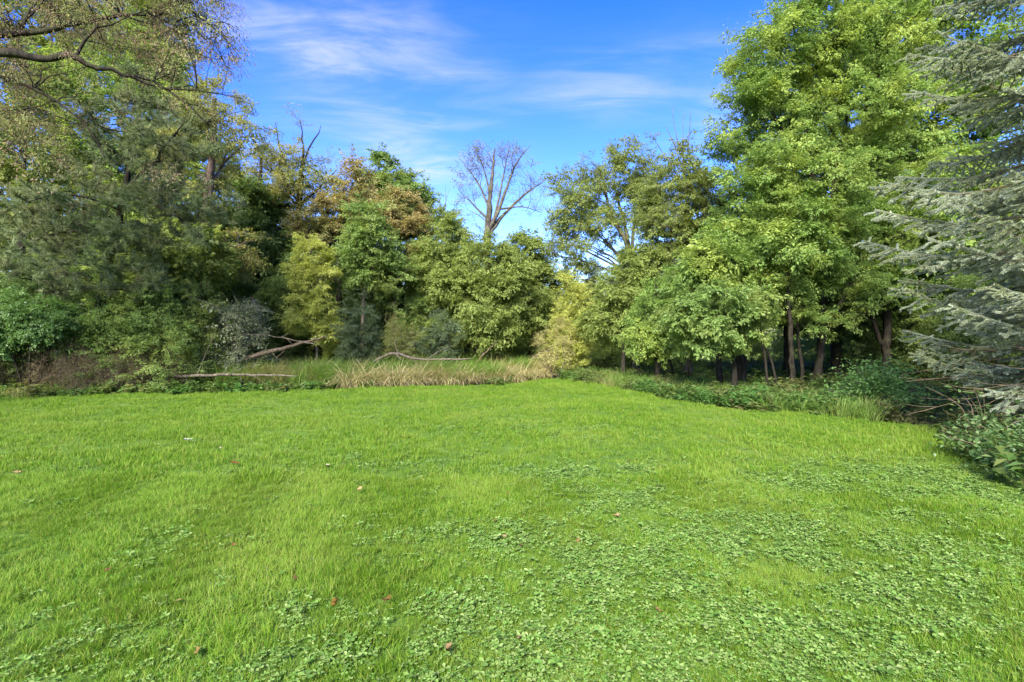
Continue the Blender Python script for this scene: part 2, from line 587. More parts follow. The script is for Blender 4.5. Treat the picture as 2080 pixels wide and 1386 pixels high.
def scatter_group(key, variants):
    """one node tree per set of pieces: puts piece number vid on every point"""
    if key in GROUPS:
        return GROUPS[key]
    lib = bpy.data.collections.new(key + '_pieces')
    for i, me in enumerate(variants):
        lib.objects.link(bpy.data.objects.new('%s_piece_%02d' % (key, i), me))
    t = bpy.data.node_groups.new(key + '_scatter', 'GeometryNodeTree')
    t.interface.new_socket('Geometry', in_out='INPUT', socket_type='NodeSocketGeometry')
    t.interface.new_socket('Geometry', in_out='OUTPUT', socket_type='NodeSocketGeometry')
    gi, go = N(t, 'NodeGroupInput'), N(t, 'NodeGroupOutput')
    ci = N(t, 'GeometryNodeCollectionInfo')
    ci.inputs['Collection'].default_value = lib
    ci.inputs['Separate Children'].default_value = True
    ci.inputs['Reset Children'].default_value = True
    ip = N(t, 'GeometryNodeInstanceOnPoints')
    ip.inputs['Pick Instance'].default_value = True

    def attr(nm, typ):
        k = N(t, 'GeometryNodeInputNamedAttribute', data_type=typ)
        k.inputs['Name'].default_value = nm
        return k.outputs[0]
    e2r = N(t, 'FunctionNodeEulerToRotation')
    t.links.new(attr('rot', 'FLOAT_VECTOR'), e2r.inputs[0])
    t.links.new(gi.outputs[0], ip.inputs['Points'])
    t.links.new(ci.outputs[0], ip.inputs['Instance'])
    t.links.new(attr('vid', 'INT'), ip.inputs['Instance Index'])
    t.links.new(e2r.outputs[0], ip.inputs['Rotation'])
    t.links.new(attr('scl', 'FLOAT'), ip.inputs['Scale'])
    t.links.new(ip.outputs[0], go.inputs[0])
    GROUPS[key] = t
    return t


def point_object(name, pos, rot, scl, vid, group, parent=None):
    n = len(pos)
    me = bpy.data.meshes.new(name)
    me.vertices.add(n)
    me.vertices.foreach_set('co', np.asarray(pos, np.float32).ravel())
    a = me.attributes.new('rot', 'FLOAT_VECTOR', 'POINT')
    a.data.foreach_set('vector', np.asarray(rot, np.float32).ravel())
    a = me.attributes.new('scl', 'FLOAT', 'POINT')
    a.data.foreach_set('value', np.asarray(scl, np.float32))
    a = me.attributes.new('vid', 'INT', 'POINT')
    a.data.foreach_set('value', np.asarray(vid, np.int32))
    ob = link(name, me, parent)
    md = ob.modifiers.new('scatter', 'NODES')
    md.node_group = group
    return ob


def scatter(name, variants, x, y, z, rot, scl, vid, label, cat):
    ob = point_object(name, np.stack([x, y, z], -1), rot, scl, vid, scatter_group(name, variants))
    return tag(ob, label, cat, kind='stuff')


SPRAYS = 5


def spray_meshes(leafm, barkm, n, L, W, droop, tilt):
    """leafy twigs, half a metre long, along +X"""
    out = []
    for k in range(SPRAYS):
        mb = MB()
        m = max(4, int(n * rng.uniform(0.85, 1.15)))
        P = path([(0, 0, 0), (.25, rng.normal(0, .03), .03), (.5, rng.normal(0, .05), -.05 * droop)], 4)
        v, q = tubes(P, np.array([.0045, .0035, .0026, .0015]), 3)
        mb.add(v, q, 1)
        t = rng.uniform(0.08, 1.05, m) ** 0.85
        sd = rng.choice([-1, 1], m)
        p = np.stack([.5 * t, np.abs(rng.normal(0, .075, m)) * sd, .03 * np.sin(t * 3) + rng.normal(0, .03, m)], -1)
        ax = np.stack([rng.uniform(.2, 1, m), sd * rng.uniform(.1, 1, m), rng.normal(0, .25, m) - droop], -1)
        nr = rng.normal(0, tilt, (m, 3)) + np.array([.1, 0, 1.0])
        sz = rng.lognormal(0, .28, m)
        v, f = kites(p, ax, nr, L * sz, W * sz)
        mb.add(v, f, 0)
        out.append(mb.mesh('leafy_twig', [leafm, barkm]))
    return out


def tuft_meshes(leafm, barkm, n, L, W):
    out = []
    for k in range(SPRAYS):
        mb = MB()
        v, q = tubes(np.array([(-.12, 0, 0), (-.05, 0, .004), (.02, 0, 0)]), np.array([.006, .005, .003]), 3)
        mb.add(v, q, 1)
        dd = unit(rng.normal(0, .62, (n, 3)) + np.array([.85, 0, .12]))
        p0 = np.stack([-rng.uniform(0, .12, n), np.zeros(n), np.zeros(n)], -1)
        Ln = L * rng.uniform(.7, 1.15, (n, 1))
        sd = unit(np.cross(dd, rng.normal(0, 1, (n, 3)))) * W
        v = np.stack([p0 - sd, p0 + sd, p0 + dd * Ln - np.array([0, 0, 1.]) * Ln * .12], 1).reshape(-1, 3)
        mb.add(v, np.arange(n * 3).reshape(-1, 3), 0)
        out.append(mb.mesh('needle_tuft', [leafm, barkm]))
    return out


def blades(n, rad, L, W, lean=0.5, curve=0.5, segs=3, Lvar=0.35):
    """n arching grass blades rooted in a disc -> verts, faces"""
    a = rng.random(n) * 2 * math.pi
    r = rad * np.sqrt(rng.random(n))
    base = np.stack([r * np.cos(a), r * np.sin(a), np.full(n, -0.01)], -1)
    da = a + rng.normal(0, 1.0, n)
    d = np.stack([np.cos(da), np.sin(da), np.zeros(n)], -1)
    Ln = L * (1 + Lvar * rng.uniform(-1, 1, n))
    le = lean * rng.uniform(0.1, 1.0, n)
    cu = curve * rng.uniform(0.4, 1.2, n)
    t = np.linspace(0, 1, segs + 1)
    ang = le[:, None] + cu[:, None] * t[None] * 1.5
    step = Ln[:, None] / segs
    h = np.concatenate([np.zeros((n, 1)), np.cumsum(np.sin(ang[:, :-1]) * step, 1)], 1)
    v = np.concatenate([np.zeros((n, 1)), np.cumsum(np.cos(ang[:, :-1]) * step, 1)], 1)
    mid = base[:, None, :] + d[:, None, :] * h[:, :, None]
    mid[:, :, 2] += v
    sd = da + math.pi / 2 + rng.normal(0, 0.6, n)
    s = np.stack([np.cos(sd), np.sin(sd), np.zeros(n)], -1)
    w = W * (1 - t ** 2.2)[None] * rng.uniform(0.7, 1.2, n)[:, None]
    lft = mid - s[:, None, :] * w[:, :, None] * 0.5
    rgt = mid + s[:, None, :] * w[:, :, None] * 0.5
    verts = np.concatenate([np.stack([lft[:, :-1], rgt[:, :-1]], 2).reshape(n, -1, 3), mid[:, -1:]], 1)
    k = 2 * segs + 1
    fq = []
    for i in range(segs - 1):
        fq.append([2 * i, 2 * i + 1, 2 * i + 3, 2 * i + 2])
    off = (np.arange(n) * k)[:, None]
    q = np.concatenate([off + np.array([f]) for f in fq], 0) if fq else np.zeros((0, 4), int)
    tri = off + np.array([[2 * segs - 2, 2 * segs - 1, 2 * segs]])
    return verts.reshape(-1, 3), q, tri


def grass_mesh(name, sets, mats):
    mb = MB()
    for mi, s in sets:
        v, q, tri = blades(*s[0], **s[1])
        f0 = mb.n
        mb.v.append(v)
        mb.n += len(v)
        for f in (q, tri):
            if len(f):
                mb.f.append(f + f0)
                mb.mi.append(np.full(len(f), mi))
    return mb.mesh(name, mats)


def in_view(x, y, m=1.2, c=2.2):
    return np.abs(x) < y * m + c


def sample_poly(n_per_m2, x0, x1, y0, y1, test):
    n = int((x1 - x0) * (y1 - y0) * n_per_m2)
    x = rng.uniform(x0, x1, n)
    y = rng.uniform(y0, y1, n)
    k = test(x, y)
    return x[k], y[k]


# clover patches: (px, py, half width m, half depth m, amount)
CLOVER = [(1080, 1330, 0.55, 0.4, 1.1), (1250, 1160, 0.55, 0.6, 1.1), (960, 1250, 0.35, 0.4, 0.8), (1420, 1300, 0.6, 0.45, 1.1),
          (1250, 1010, 0.5, 0.5, 0.8), (1380, 1080, 0.5, 0.55, 0.8), (1560, 1065, 0.45, 0.3, 0.9), (1150, 955, 0.8, 0.45, 0.8),
          (1620, 1130, 0.4, 0.3, 0.55), (1830, 1220, 0.4, 0.3, 0.9), (1700, 1340, 0.5, 0.3, 0.9), (1950, 1130, 0.6, 0.5, 0.6),
          (1700, 985, 1.0, 0.5, 0.6), (1970, 980, 1.4, 0.9, 0.9), (60, 1340, 0.35, 0.2, 0.4), (220, 1290, 0.35, 0.2, 0.3),
          (600, 1250, 0.4, 0.22, 0.35), (560, 1330, 0.5, 0.2, 0.3), (330, 1100, 0.4, 0.3, 0.2), (1000, 1080, 0.7, 0.4, 0.5),
          (1100, 870, 1.6, 0.5, 0.4), (800, 930, 1.2, 0.6, 0.3), (1850, 1060, 0.8, 0.4, 0.5), (1300, 1386, 0.8, 0.3, 1.0)]


def clover_field(x, y):
    d = np.zeros(np.shape(x))
    for px, py, rx, ry, am in CLOVER:
        cx_, cy_ = GP(px, py)
        d = np.maximum(d, am * np.exp(-(((x - cx_) / rx) ** 2 + ((y - cy_) / ry) ** 2)))
    nz = vnoise(x, y, 0.55, 11) * 0.6 + vnoise(x, y, 0.2, 12) * 0.4
    fine = vnoise(x, y, 0.11, 13)
    return np.clip(d * (0.5 + 1.4 * nz) * (0.6 + 0.9 * fine) + 0.25 * np.clip(nz - 0.55, 0, 1), 0, 1)


near_var = [grass_mesh('grass_near_%d' % i, [(0, ((64, 0.075, L, 0.0032), dict(lean=0.85, curve=0.7, segs=3)))], [M['grass']])
            for i, L in enumerate((0.050, 0.062, 0.055, 0.078, 0.044))]
far_var = [grass_mesh('grass_far_%d' % i, [(0, ((44, 0.10, L, 0.0055), dict(lean=0.7, curve=0.5, segs=2)))], [M['grass']])
           for i, L in enumerate((0.05, 0.06, 0.075))]


def lawn_test(x, y):
    return inside(x, y, LAWN) & in_view(x, y)


x1, y1 = sample_poly(340, -8.5, 8.5, 0.6, 5.6, lawn_test)
cf = clover_field(x1, y1)
k = rng.random(len(x1)) > cf * 0.3
x1, y1 = x1[k], y1[k]
x2, y2 = sample_poly(105, -14.5, 12, 5.4, 10.0, lawn_test)
x3, y3 = sample_poly(68, -26, 12, 9.8, 20.0, lawn_test)
gx_, gy_ = np.concatenate([x1, x2, x3]), np.concatenate([y1, y2, y3])
n1, n2 = len(x1), len(x2) + len(x3)
tall_n = vnoise(gx_, gy_, 0.9, 21) * 0.6 + vnoise(gx_, gy_, 0.3, 22) * 0.4
gs = 0.55 + 0.72 * tall_n
gs *= np.where(clover_field(gx_, gy_) > 0.4, 0.8, 1.0)
# the mower has laid the blades in long strips away from the camera
strip = np.sin((gx_ + 0.25 * gy_ + 0.5 * vnoise(gx_, gy_, 3, 5)) * 2 * math.pi / 1.5)
rot = np.stack([rng.normal(0, 0.14, n1 + n2) - 0.42 * strip, rng.normal(0, 0.14, n1 + n2), rng.normal(0.2, 0.55, n1 + n2)], -1)
vid = np.concatenate([5 * 0 + rng.integers(0, 5, n1), 5 + rng.integers(0, 3, n2)])
scatter('lawn_grass', near_var + far_var, gx_, gy_, gz(gx_, gy_), rot, gs, vid,
        'short bright green mown grass covering the whole lawn', 'grass')


def clover_mesh(name, n, rad):
    mb = MB()
    for i in range(n):
        a = rng.random() * 6.283
        r = rad * math.sqrt(rng.random())
        c = np.array([r * math.cos(a), r * math.sin(a), rng.uniform(0.01, 0.036)])
        s = 0.0122 * rng.lognormal(0, 0.32)
        tilt = rng.normal(0, 0.25, 2)
        nrm = unit(np.array([tilt[0], tilt[1], 1.0]))
        u = unit(np.cross(nrm, [math.cos(a), math.sin(a), 0.1]))
        v = np.cross(nrm, u)
        a0 = rng.random() * 6.283
        for j in range(3):
            b = a0 + j * 2.094
            ax = u * math.cos(b) + v * math.sin(b)
            sd = np.cross(nrm, ax)
            cup = rng.uniform(0.05, 0.35)
            p = [c, c + ax * s * 0.55 + sd * s * 0.42 + nrm * s * cup, c + ax * s * 1.08 + sd * s * 0.36 + nrm * s * cup * 0.8,
                 c + ax * s * 0.98 + nrm * s * 0.02, c + ax * s * 1.08 - sd * s * 0.36 + nrm * s * cup * 0.8, c + ax * s * 0.55 - sd * s * 0.42 + nrm * s * cup]
            mb.add(np.array(p), np.array([[0, 1, 2, 3], [0, 3, 4, 5]]))
        g0 = np.array([c[0] * 0.8, c[1] * 0.8, -0.005])
        mb.add(np.array([g0 - [0.0008, 0, 0], g0 + [0.0008, 0, 0], c]), np.array([[0, 1, 2]]))
    return mb.mesh(name, [M['clover']])


clv = [clover_mesh('clover_%d' % i, 19, 0.085) for i in range(5)]
xa, ya = sample_poly(230, -7.5, 7.5, 0.9, 6.0, lawn_test)
xb, yb = sample_poly(80, -10, 11, 6.0, 13.0, lawn_test)
xc, yc = np.concatenate([xa, xb]), np.concatenate([ya, yb])
k = rng.random(len(xc)) < clover_field(xc, yc) * 0.95 + 0.012
xc, yc = xc[k], yc[k]
nc = len(xc)
scatter('clover', clv, xc, yc, gz(xc, yc), np.stack([rng.normal(0, .08, nc), rng.normal(0, .08, nc), rng.random(nc) * 6.283], -1),
        rng.uniform(0.65, 1.3, nc), rng.integers(0, 5, nc), 'pale three-leaved clover spreading in patches through the lawn', 'clover')

# rank grass on the bank behind the lawn, and weeds along its edges
tall_var = [grass_mesh('bank_grass_%d' % i, [(0, ((60, 0.24, L, 0.014), dict(lean=0.75, curve=1.15, segs=4)))], [M['tall']])
            for i, L in enumerate((0.5, 0.62, 0.75, 0.58))]
dry_var = [grass_mesh('bank_dry_%d' % i, [(0, ((60, 0.24, L, 0.013), dict(lean=0.9, curve=1.3, segs=4)))], [M['tan']])
           for i, L in enumerate((0.45, 0.6))]
BANK = np.array([GP(600, 795), GP(700, 792), GP(850, 787), GP(1000, 780), GP(1100, 771), GP(1140, 768), (WX(1180, 24), 24),
                 (WX(1080, 29), 29), (WX(860, 24), 24), (WX(640, 21), 21), (WX(470, 18.5), 18.5), (WX(440, 15.6), 15.6)])
x, y = sample_poly(34, -14, 6, 13, 30, lambda x, y: inside(x, y, BANK) & (edge_dist(x, y, LAWN) > 0.8))
n = len(x)
dryp = vnoise(x, y, 1.2, 31) + 0.25 * (edge_dist(x, y, LAWN) < 1.1) > 0.70
scatter('bank_grass', tall_var + dry_var, x, y, gz(x, y) - 0.03 + 0.22 * np.clip(edge_dist(x, y, LAWN) / 1.6, 0, 1), np.stack([rng.normal(0, .1, n), rng.normal(0, .1, n), rng.random(n) * 6.283], -1),
        rng.uniform(0.7, 1.25, n), np.where(dryp, 4 + rng.integers(0, 2, n), rng.integers(0, 4, n)),
        'tall rank green and straw coloured grass on the bank behind the lawn', 'tall grass')


def weed_mesh(name, n_st, h, leafL, leafW, mat, per=9, spread=0.15):
    mb = MB()
    pos, ax, nr = [], [], []
    for i in range(n_st):
        a = rng.random() * 6.283
        r = spread * math.sqrt(rng.random())
        hh = h * rng.uniform(0.5, 1.1)
        b = np.array([r * math.cos(a), r * math.sin(a), -0.02])
        tip = b + np.array([math.cos(a) * hh * 0.3, math.sin(a) * hh * 0.3, hh])
        P = path([b, b * 0.5 + tip * 0.5 + [0, 0, hh * 0.1], tip], 4)
        v, q = tubes(P, np.linspace(0.004, 0.002, 4), 3)
        mb.add(v, q)
        for j in range(per):
            t = rng.uniform(0.25, 1)
            p = P[0] * (1 - t) + P[-1] * t + [0, 0, hh * 0.1 * (1 - abs(2 * t - 1))]
            d = rng.random() * 6.283
            pos.append(p)
            ax.append([math.cos(d), math.sin(d), rng.uniform(-0.35, 0.45)])
            nr.append([rng.normal(0, .3), rng.normal(0, .3), 1])
    k = len(pos)
    v, f = kites(np.array(pos), np.array(ax), np.array(nr), leafL * rng.uniform(0.6, 1.2, k), leafW * rng.uniform(0.7, 1.2, k))
    mb.add(v, f)
    return mb.mesh(name, [mat])


weeds = [weed_mesh('verge_weed_%d' % i, 9, h, 0.10, 0.045, M['weed'], 10) for i, h in enumerate((0.28, 0.36, 0.22))]
wgrass = [grass_mesh('verge_grass_%d' % i, [(0, ((40, 0.14, L, 0.009), dict(lean=0.6, curve=0.9, segs=3)))], [M['tall']])
          for i, L in enumerate((0.32, 0.42))]
VERGE = np.array([GP(1145, 769), GP(1185, 776), GP(1300, 799), GP(1400, 820), GP(1550, 839), GP(1700, 850), GP(1800, 858),
                  (WX(1790, 11.2), 11.2), (WX(1560, 13.0), 13.0), (WX(1400, 16.0), 16.0), (WX(1260, 21), 21), (WX(1160, 22), 22)])
x, y = sample_poly(26, 0, 11, 8, 24, lambda x, y: inside(x, y, VERGE))
n = len(x)
mixw = vnoise(x, y, 0.9, 41) > 0.52
scatter('verge_weeds', weeds + wgrass, x, y, gz(x, y) - 0.02, np.stack([rng.normal(0, .12, n), rng.normal(0, .12, n), rng.random(n) * 6.283], -1),
        rng.uniform(0.7, 1.2, n), np.where(mixw, 3 + rng.integers(0, 2, n), rng.integers(0, 3, n)),
        'low green weeds and grass along the right edge of the lawn', 'weeds')

broad = [weed_mesh('edge_weed_%d' % i, 6, h, 0.15, 0.10, M['weed'], 7, 0.14) for i, h in enumerate((0.2, 0.28))]
LV = np.array([(-26, 11.6)] + [GP(*p) for p in LAWN_PX[:7]] + [(WX(640, 17), 17), (WX(400, 15.6), 15.6), (WX(0, 14.2), 14.2), (-26, 12.8)])
x, y = sample_poly(24, -24, -3, 11, 18, lambda x, y: inside(x, y, LV) & (vnoise(x, y, 1.1, 45) > np.where(x > -5.6, 0.62, 0.22)))
n = len(x)
scatter('edge_weeds', broad + wgrass, x, y, gz(x, y) - 0.02, np.stack([rng.normal(0, .12, n), rng.normal(0, .12, n), rng.random(n) * 6.283], -1),
        rng.uniform(0.55, 1.1, n), np.where(rng.random(n) < 0.3, 2 + rng.integers(0, 2, n), rng.integers(0, 2, n)),
        'broad leaved weeds along the left and far edge of the lawn', 'weeds')

# ground cover on the shaded floor between the trees
und = [weed_mesh('floor_plant_%d' % i, 8, h, 0.12, 0.06, M['under'], 9, 0.28) for i, h in enumerate((0.3, 0.45, 0.22))]


def floor_test(x, y):
    return (~inside(x, y, LAWN)) & (~inside(x, y, BANK)) & in_view(x, y, 1.15, 2) & (vnoise(x, y, 1.6, 51) > 0.3)


x, y = sample_poly(4.5, -24, 24, 5, 34, floor_test)
n = len(x)
scatter('undergrowth', und, x, y, gz(x, y) - 0.06, np.stack([rng.normal(0, .12, n), rng.normal(0, .12, n), rng.random(n) * 6.283], -1),
        rng.uniform(0.6, 1.5, n), rng.integers(0, 3, n), 'patchy low undergrowth on the shaded ground beneath the trees', 'undergrowth')


# ------------------------------------------------------------------ trees
def in_lobes(lobes, n, lo, hi, updown=0.0):
    """points inside ellipsoids, between lo and hi of the radius"""
    lb = np.array([b[:6] for b in lobes], float)
    w = lb[:, 3] * lb[:, 4] * lb[:, 5]
    w = np.array([b[6] if len(b) > 6 else 1 for b in lobes]) * w ** (0.75)
    k = rng.choice(len(lb), n, p=w / w.sum())
    d = unit(rng.normal(0, 1, (n, 3)))
    d[:, 2] += updown
    d = unit(d)
    r = (rng.uniform(lo ** 3, hi ** 3, n)) ** (1 / 3)
    return lb[k, :3] + d * r[:, None] * lb[k, 3:6], lb[k, :3]


def connect(ends, nodes, rise):
    d = ends[:, None, :] - nodes[None]
    dist = np.linalg.norm(d, axis=2)
    hor = np.linalg.norm(d[:, :, :2], axis=2)
    pen = np.maximum(0, nodes[None, :, 2] - (ends[:, None, 2] - rise * hor))
    return np.argmin(dist + 1.8 * pen, 1)


def curve3(p0, p2, K, arch, jit):
    L = np.linalg.norm(p2 - p0, axis=1)[:, None]
    mid = p0 * 0.5 + p2 * 0.5
    mid = mid + rng.normal(0, 1, mid.shape) * L * jit
    mid[:, 2:3] += L * arch
    t = np.linspace(0, 1, K)[None, :, None]
    return (p0[:, None] * (1 - t) ** 2 + 2 * mid[:, None] * t * (1 - t) + p2[:, None] * t ** 2)


def grow(base, trunks, lobes, n_limb=14, n_clump=110, twigs=9, leaves=11, leaf=(0.1, 0.06), clump_r=0.6, flat=0.5, arch=0.12,
         rise=0.35, shell=0.55, droop=0.25, updown=0.15, sides=7, mode='leaf', twig_len=0.4, tuft=45, wood_keep=False, tilt=0.45, hang=0.0, dense=2.5, big=0.78):
    """Everything in world space, shifted to the base at the end. trunks: [[(x,y,z,r),...],...]; lobes: [(x,y,z,rx,ry,rz[,w])]"""
    out = {}
    base = np.asarray(base, float)
    tr = []
    nodes, nrad = [], []
    for k, tp in enumerate(trunks):
        L = np.linalg.norm(np.diff(np.asarray(tp)[:, :3], axis=0), axis=1).sum()
        K = int(np.clip(L / 0.35, 6, 34))
        p = path(tp, K, 0.0)
        p[1:-1, :3] += rng.normal(0, 0.012 * max(1, L / 6), (K - 2, 3))
        p[1:-1, 3] *= 1 + rng.normal(0, 0.07, K - 2)
        if k == 0:
            flare = np.exp(-np.maximum(p[:, 2] - p[0, 2], 0) / 0.25) * 0.55 + 1
            p[:, 3] = p[:, 3] * flare
        tr.append(p)
        s = int(K * (0.3 if k == 0 else 0.1))
        nodes.append(p[s:, :3])
        nrad.append(p[s:, 3])
    out['trunks'] = [tubes(p[:, :3] - base, p[:, 3], sides) for p in tr]
    nodes, nrad = np.concatenate(nodes), np.concatenate(nrad)
    wood = []
    K1 = 7
    if n_limb:
        e, c = in_lobes(lobes, n_limb, 0.35, 0.85, updown)
        j = connect(e, nodes, rise)
        P = curve3(nodes[j], e, K1, arch, 0.07)
        P[:, 1:-1] += rng.normal(0, 0.03, P[:, 1:-1].shape)
        L = np.linalg.norm(e - nodes[j], axis=1)
        r0 = np.minimum(nrad[j] * 0.62, 0.012 + 0.013 * L)
        Rr = r0[:, None] * np.linspace(1, 0.35, K1)[None]
        wood.append(tubes(P - base, Rr, 5))
        nodes = np.concatenate([nodes, P[:, 2:].reshape(-1, 3)])
        nrad = np.concatenate([nrad, Rr[:, 2:].ravel()])
    K2 = 6
    e, c = in_lobes(lobes, n_clump, shell, 1.0, updown)
    j = connect(e, nodes, rise)
    P = curve3(nodes[j], e, K2, arch * 0.8, 0.09)
    L = np.linalg.norm(e - nodes[j], axis=1)
    r0 = np.minimum(nrad[j] * 0.7, 0.005 + 0.007 * L)
    Rr = r0[:, None] * np.linspace(1, 0.4, K2)[None]
    wood.append(tubes(P - base, Rr, 4))
    # twigs spread round the end of each branch in a flattened spray
    m = len(e)
    tw_n = np.maximum(2, rng.poisson(twigs, m))
    own = np.repeat(np.arange(m), tw_n)
    nT = len(own)
    t = rng.uniform(0.45, 1.0, nT)
    fi = t * (K2 - 1)
    i0 = np.minimum(fi.astype(int), K2 - 2)
    fr = (fi - i0)[:, None]
    s = P[own, i0] * (1 - fr) + P[own, i0 + 1] * fr
    outd = unit(e - c)[own]
    d = rng.normal(0, 1, (nT, 3))
    d[:, 2] *= flat
    d = unit(d) * 0.9 + outd * 0.55
    d[:, 2] += 0.12
    d = unit(d)
    size = rng.lognormal(0, 0.28, m)[own]
    ln = clump_r * size * rng.uniform(0.45, 1.05, nT)
    tip = s + d * ln[:, None]
    tip[:, 2] -= droop * ln + hang * ln
    K3 = 4
    Q = curve3(s, tip, K3, 0.1 + droop * 0.3, 0.05)
    if wood_keep:
        wood.append(tubes(Q - base, np.broadcast_to(np.array([0.0045, 0.0035, 0.0028, 0.002]), (nT, K3)) * (0.8 if mode == 'leaf' else 1.6), 3))
    out['wood'] = wood
    if mode == 'leaf':
        pos, dr, sc_ = s, unit(tip - s), np.clip(ln / 0.5, 0.55, 1.5)
    else:
        pos = np.concatenate([Q[:, -1], Q[:, 2]])
        dr = np.concatenate([unit(Q[:, -1] - Q[:, -2])] * 2)
        sc_ = rng.uniform(0.8, 1.35, len(pos))
    k = len(pos)
    rot = np.stack([rng.normal(0, .45, k), -np.arcsin(np.clip(dr[:, 2], -1, 1)), np.arctan2(dr[:, 1], dr[:, 0])], -1)
    out['crown'] = (pos - base, rot, sc_)
    return out


FULL = 1.2                                 # fullness of every crown
SPECIES = {}


def plant(name, label, cat, D, basepx, trunks=None, lobes=(), bark='bark', leafm='l_green', group=None, crown_name='crown', trunk_name='trunk',
          filler=True, **kw):
    """trunks: [[(px,py,dD,r),...]] in photo pixels at depth D+dD; the first path starts at the ground. lobes: [(px,py,rpx,rpy,dD,depth[,w])]"""
    bx = WX(basepx, D)
    bz = gz(bx, D) - 0.08
    base = np.array([bx, D, bz])
    T = []
    for k, tp in enumerate(trunks or []):
        pts = [(WX(p[0], D + p[2]), D + p[2], WZ(p[1], D + p[2]), p[3]) for p in tp]
        if k == 0:
            pts = [(bx, D, bz, pts[0][3] * 1.12)] + pts
        T.append(pts)
    LB = []
    for b in lobes:
        dd = D + b[4]
        LB.append((WX(b[0], dd), dd, WZ(b[1], dd), b[2] / F * dd, b[5], b[3] / F * dd) + tuple(b[6:]))
    if not T:
        if filler:
            LB += [(q[0], q[1], bz + max(0.4 * (q[2] - bz), 0.25), q[3] * 1.05, q[4], max(0.42 * (q[2] - bz), 0.25), 0.8) for q in LB]
        cxm = np.average([q[0] for q in LB])
        lowz = min(q[2] - q[5] * 0.3 for q in LB)
        T = []
        for i in range(5):
            a = i * 1.256 + 0.4
            T.append([(bx + 0.08 * math.cos(a), D + 0.08 * math.sin(a), bz, 0.03),
                      (bx + 0.25 * math.cos(a) + (cxm - bx) * 0.4, D + 0.25 * math.sin(a), bz + 0.45 * max(lowz - bz, 0.5), 0.024),
                      (bx + 0.5 * math.cos(a) + (cxm - bx) * 0.9, D + 0.5 * math.sin(a), bz + max(lowz - bz, 0.6) * 1.1, 0.012)])
        trunk_name = 'stem'
    kw['n_clump'] = int(kw.get('n_clump', 110) * FULL)
    res = grow(base, T, LB, **kw)
    rt = root(name, base, label, cat, group)
    for k, (v, q) in enumerate(res['trunks']):
        nm = trunk_name if (k == 0 or trunk_name == 'stem') else 'limb'
        link(nm, mesh_np(nm, v, [q], [M[bark]], smooth_shade=True), rt)
    mb = MB()
    for v, q in res['wood']:
        mb.add(v, q)
    link('branches', mb.mesh('branches', [M[bark]], True), rt)['kind'] = 'stuff'
    lf = kw.get('leaf', (.1, .06))
    key = (leafm, bark, kw.get('mode', 'leaf'), kw.get('leaves', 11), kw.get('dense', 2.5), kw.get('droop', .25) + kw.get('hang', 0), kw.get('tilt', .45), lf)
    if key not in SPECIES:
        nm = '%s_twig_%d' % (name, len(SPECIES))
        if kw.get('mode') == 'tuft':
            vs = tuft_meshes(M[leafm], M[bark], kw['tuft'], *lf)
        else:
            big = kw.get('big', .67)
            vs = spray_meshes(M[leafm], M[bark], key[3] * key[4] * 2.05, lf[0] * big, lf[1] * big, key[5], key[6])
        SPECIES[key] = scatter_group(nm, vs)
    pos, rot, sc_ = res['crown']
    o = point_object(crown_name, pos, rot, sc_, rng.integers(0, SPRAYS, len(pos)), SPECIES[key], rt)
    o['kind'] = 'stuff'
    return rt


# ---- left side
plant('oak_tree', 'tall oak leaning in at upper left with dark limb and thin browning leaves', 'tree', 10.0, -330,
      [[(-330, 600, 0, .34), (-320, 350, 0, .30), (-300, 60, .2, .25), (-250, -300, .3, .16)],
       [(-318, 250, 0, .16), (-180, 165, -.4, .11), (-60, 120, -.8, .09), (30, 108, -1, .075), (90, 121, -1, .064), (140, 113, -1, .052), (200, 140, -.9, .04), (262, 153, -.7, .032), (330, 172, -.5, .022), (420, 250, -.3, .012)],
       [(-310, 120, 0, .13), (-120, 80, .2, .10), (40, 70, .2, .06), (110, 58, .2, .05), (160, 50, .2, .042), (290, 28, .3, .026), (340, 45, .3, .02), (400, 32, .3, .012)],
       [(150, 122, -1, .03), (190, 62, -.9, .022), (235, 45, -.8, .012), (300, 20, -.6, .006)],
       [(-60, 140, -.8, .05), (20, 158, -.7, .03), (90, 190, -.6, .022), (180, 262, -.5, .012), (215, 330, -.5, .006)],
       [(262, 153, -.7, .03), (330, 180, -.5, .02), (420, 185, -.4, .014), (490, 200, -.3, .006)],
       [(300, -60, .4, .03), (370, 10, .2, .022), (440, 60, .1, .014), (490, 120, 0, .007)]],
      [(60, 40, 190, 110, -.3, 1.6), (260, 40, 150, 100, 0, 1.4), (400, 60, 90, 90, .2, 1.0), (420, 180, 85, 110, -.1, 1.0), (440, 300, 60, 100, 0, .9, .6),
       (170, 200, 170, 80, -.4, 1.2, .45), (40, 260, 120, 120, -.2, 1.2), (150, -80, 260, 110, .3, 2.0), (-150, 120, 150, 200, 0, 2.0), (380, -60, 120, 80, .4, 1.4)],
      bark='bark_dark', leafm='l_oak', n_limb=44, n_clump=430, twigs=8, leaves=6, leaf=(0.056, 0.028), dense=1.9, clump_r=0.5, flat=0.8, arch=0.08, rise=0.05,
      shell=0.2, droop=0.35, hang=0.35, tilt=0.8)
